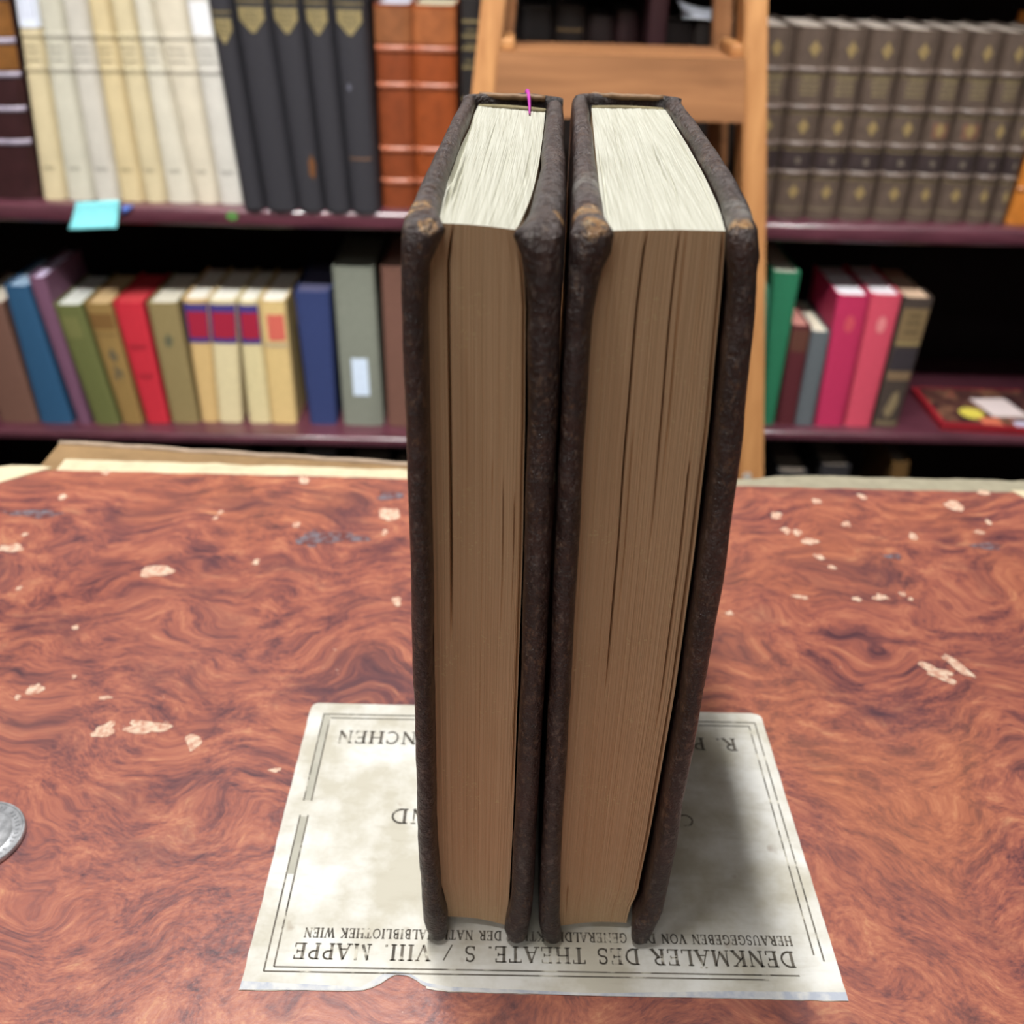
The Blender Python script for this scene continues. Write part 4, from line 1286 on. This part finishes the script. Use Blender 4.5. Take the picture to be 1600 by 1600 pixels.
tag(b.strip('spine_label', -0.38, 0.42, 0.055, 0.120, (206, 222, 240), 0.0007, None, 'paper'), 'white paper spine label')
b.lines([0.07, 0.088, 0.104], (176, 194, 216), 0.25, 0.003, 'label_print', 5)
b = Book('rust_brown_book', 'tall red-brown book partly hidden behind the left leather volume', R2, -0.1923, -0.1293, -0.1930, -0.1384, 0.271, 0.270, (116, 82, 70), pages=(180, 140, 124), bulge=0.006, depth=0.18)
b = Book('low_red_book', 'low rust-red book lying behind the navy book', (1.667, -0.482), -0.338, -0.196, -0.338, -0.196, 0.05, 0.060, (140, 52, 40), pages=(160, 90, 70), bulge=0.004, depth=0.09)
# --- lower shelf, right bay
R2b = (1.463, -0.452)
Q4 = [
    ('pale_green_book', 0.3960, 0.4230, 0.3740, 0.4000, 0.239, 0.232, (62, 124, 100), 'slim pale green book half hidden by the ladder rail', (180, 196, 190)),
    ('emerald_book', 0.4248, 0.4437, 0.4014, 0.4436, 0.258, 0.255, (40, 112, 80), 'tall emerald green book right of the ladder', (206, 210, 190)),
    ('maroon_book', 0.4481, 0.4774, 0.4450, 0.4751, 0.171, 0.171, (84, 34, 40), 'short dark maroon book between green and grey ones', (190, 130, 120)),
    ('slate_book', 0.4782, 0.5075, 0.4766, 0.5064, 0.162, 0.162, (92, 98, 102), 'short slate grey book beside the crimson pair', (214, 206, 186)),
    ('crimson_book', 0.5122, 0.5562, 0.5062, 0.5559, 0.222, 0.222, (178, 44, 84), 'crimson pink book, left one of the pair', (236, 234, 240)),
    ('rose_book', 0.5601, 0.6021, 0.5573, 0.6050, 0.224, 0.224, (196, 72, 92), 'rose pink book, right one of the pair', (238, 230, 236)),
    ('black_gilt_book', 0.6062, 0.6462, 0.6088, 0.6538, 0.220, 0.220, (66, 56, 50), 'worn black book with gilt bands beside the rose one', (216, 184, 156)),
]
for i, (nm, a, b_, c_, d_, hr, h, rgb, lab_, pg) in enumerate(Q4):
    b = Book(nm, lab_, R2b, a, b_, c_, d_, hr, h, rgb, pages=pg, bulge=0.004, depth=0.15)
    if nm == 'maroon_book':
        b.strip('brown_panel', -0.95, 0.95, 0.128, 0.165, (92, 56, 46), 0.0005, None, 'cloth')
    if nm in ('crimson_book', 'rose_book'):
        o = [(0.32 * math.cos(2 * math.pi * k / 14), 0.176 + 0.014 * math.sin(2 * math.pi * k / 14)) for k in range(14)]
        b.shape('round_emblem', [o], (196, 76, 88) if nm == 'crimson_book' else (216, 128, 130), 0.0006, 'gilt')
    if nm == 'black_gilt_book':
        for z0, z1, rgb2 in ((0.150, 0.203, (118, 98, 68)), (0.143, 0.149, (140, 122, 82)), (0.100, 0.138, (52, 46, 50)), (0.084, 0.099, (120, 98, 74)), (0.004, 0.012, (112, 98, 74))):
            b.strip('gilt_band', -0.9, 0.9, z0, z1, rgb2, 0.0005, None, 'gilt')
        b.lines([0.165, 0.18, 0.192], (80, 68, 48), 0.6, 0.003, 'title_lettering', 8)
        b.shape('gilt_ornament', [[(-0.5, 0.03), (-0.1, 0.06), (0.3, 0.065), (0.5, 0.045), (0.2, 0.022), (-0.2, 0.018)]], (128, 112, 84), 0.0006, 'gilt')

# --- the flat picture book
mg = empty('picture_book', (0.80, 1.50, -0.452), 'thin red edged picture book lying flat on the lower shelf at right', 'book')
M_redcov = plain('red_book_edge', (150, 34, 44), 0.5, 0.4, 0.12, 60)
M_coll = NT('dark_collage_print', 0.35, 0.5)
_cv = M_coll.n('TexVoronoi')
_cv.inputs['Scale'].default_value = 42
M_coll.l(M_coll.co, _cv.inputs['Vector'])
M_coll.color(M_coll.ramp(M_coll.noise(36, 4, 0.6), [(0.35, lin((44, 28, 34))), (0.5, lin((84, 52, 48))), (0.62, lin((120, 86, 66))), (0.75, lin((150, 60, 62)))]))
M_coll = M_coll.m


def quad_slab(name, p4, z0, z1, mat, parent):
    return flat_poly(name, p4, z0, z1, mat, parent)


quad_slab('pages', [(0.722, 1.463), (0.905, 1.447), (0.905, 1.600), (0.722, 1.600)], -0.4508, -0.4455, cm((150, 44, 50), 'paper'), mg)
quad_slab('back_cover', [(0.716, 1.4595), (0.91, 1.443), (0.91, 1.604), (0.716, 1.604)], -0.4516, -0.4508, M_redcov, mg)
quad_slab('front_cover', [(0.716, 1.4595), (0.91, 1.443), (0.91, 1.604), (0.716, 1.604)], -0.4455, -0.4415, M_redcov, mg)
quad_slab('cover_print', [(0.725, 1.4680), (0.91, 1.4520), (0.91, 1.600), (0.725, 1.600)], -0.4415, -0.4412, M_coll, mg)
flat_poly('printed_patch', [(0.782 + 0.020 * math.cos(2 * math.pi * k / 16), 1.503 + 0.021 * math.sin(2 * math.pi * k / 16)) for k in range(16)], -0.4412, -0.4410, cm((214, 198, 82), 'paper'), mg)
flat_poly('printed_patch', [(0.815, 1.492), (0.875, 1.492), (0.862, 1.565), (0.80, 1.56)], -0.4412, -0.44095, cm((222, 206, 204), 'paper'), mg)
flat_poly('printed_patch', [(0.785, 1.463), (0.820, 1.461), (0.818, 1.487), (0.786, 1.487)], -0.4412, -0.4410, cm((206, 112, 84), 'paper'), mg)
flat_poly('printed_patch', [(0.838, 1.457), (0.88, 1.455), (0.88, 1.475), (0.838, 1.475)], -0.4412, -0.4410, cm((196, 190, 214), 'paper'), mg)

# --- dim books on the bottom shelf
R3 = (1.47, -0.745)
for i, (x, w_, h, rgb, lab_) in enumerate([(-0.72, 0.05, 0.20, (40, 32, 30), 'dim brown book on the bottom shelf, furthest left'), (-0.47, 0.045, 0.218, (64, 62, 60), 'dim grey book on the bottom shelf under the cream books'),
                                           (-0.40, 0.05, 0.205, (38, 34, 36), 'dim black book on the bottom shelf under the cream books'), (-0.33, 0.05, 0.222, (70, 68, 74), 'dim slate book on the bottom shelf under the navy book'),
                                           (-0.25, 0.06, 0.214, (60, 52, 48), 'dim brown book on the bottom shelf under the tall grey book'), (-0.18, 0.05, 0.205, (44, 36, 34), 'dim dark book on the bottom shelf behind the left leather volume'),
                                           (0.47, 0.05, 0.20, (36, 36, 40), 'dim black book on the bottom shelf right of the ladder'), (0.54, 0.05, 0.215, (44, 42, 44), 'dim charcoal book on the bottom shelf under the crimson pair'),
                                           (0.68, 0.03, 0.225, (96, 70, 36), 'slim dim yellow-brown book on the bottom shelf')]):
    Book('shelf_book', lab_, R3, x, x + w_, x + (0.0 if i < 8 else -0.02), x + w_ + (0.0 if i < 8 else -0.02), 0.2, h, rgb, pages=(120, 110, 100), bulge=0.004, depth=0.15, group='dim books on the bottom shelf')

# ------------------------------------------------------------------ small things on the shelves
def sheet(name, rows_, mat, label, cat, th=0.0006, loc=None):
    """a small bent sheet of paper from rows of points, given thickness along y/z"""
    n, m_ = len(rows_), len(rows_[0])
    c = Vector(loc or rows_[0][0])
    v = [Vector(p) - c for r in rows_ for p in r]
    f = [(i * m_ + k, i * m_ + k + 1, (i + 1) * m_ + k + 1, (i + 1) * m_ + k) for i in range(n - 1) for k in range(m_ - 1)]
    o = mesh(name, v, f, mat, None, smooth=True, loc=c)
    so = o.modifiers.new('thickness', 'SOLIDIFY')
    so.thickness = th
    tag(o, label, cat)
    return o


M_cyan = plain('cyan_note_paper', (130, 214, 220), 0.8, 0.2, 0.05, 60)
rows_ = []
for k in range(9):
    t = k / 8
    z = -0.1125 - 0.037 * t
    y = 1.4372 - 0.010 * t * t
    rows_.append([(-0.6165 - 0.014 * t + (0.063 + 0.006 * t) * q / 6, y - 0.001 * math.sin(q), z + 0.004 * q / 6) for q in range(7)])
sheet('sticky_note', rows_, M_cyan, 'pale cyan sticky note hanging over the upper shelf edge', 'note')
M_bluescrap = plain('blue_scrap_paper', (84, 110, 186), 0.7, 0.3, 0.1, 60)
sheet('paper_scrap', [[(-0.5520, 1.4380, -0.1165), (-0.5440, 1.4380, -0.1155), (-0.5350, 1.4380, -0.1155)], [(-0.5540, 1.4370, -0.129), (-0.5480, 1.4370, -0.127), (-0.5420, 1.4375, -0.122)]], M_bluescrap, 'small blue scrap of paper beside the cyan note', 'paper scrap')
M_greendot = plain('green_sticker', (84, 130, 66), 0.6, 0.3, 0.1, 60)
ring = [(0.0085 * math.cos(2 * math.pi * k / 20), 0.0, 0.0065 * math.sin(2 * math.pi * k / 20)) for k in range(20)]
o = mesh('round_sticker', ring + [(p[0], 0.0008, p[2]) for p in ring], [tuple(range(20)), tuple(range(39, 19, -1))] + [(k, (k + 1) % 20, 20 + (k + 1) % 20, 20 + k) for k in range(20)], M_greendot, None, loc=(-0.3967, 1.4391, -0.1275))
tag(o, 'small green round sticker on the edge of the upper shelf', 'sticker')
M_whitepaper = plain('white_folded_paper', (226, 232, 244), 0.6, 0.4, 0.04, 60)
rows_ = []
for k in range(7):
    t = k / 6
    rows_.append([(0.231 + 0.060 * q / 6, 1.500 + 0.07 * t, 0.1385 + 0.016 * t - 0.0012 * q + 0.004 * math.sin(t * 3 + q * 0.5)) for q in range(7)])
sheet('folded_paper', rows_, M_whitepaper, 'white folded paper lying on the dark books behind the ladder', 'paper')
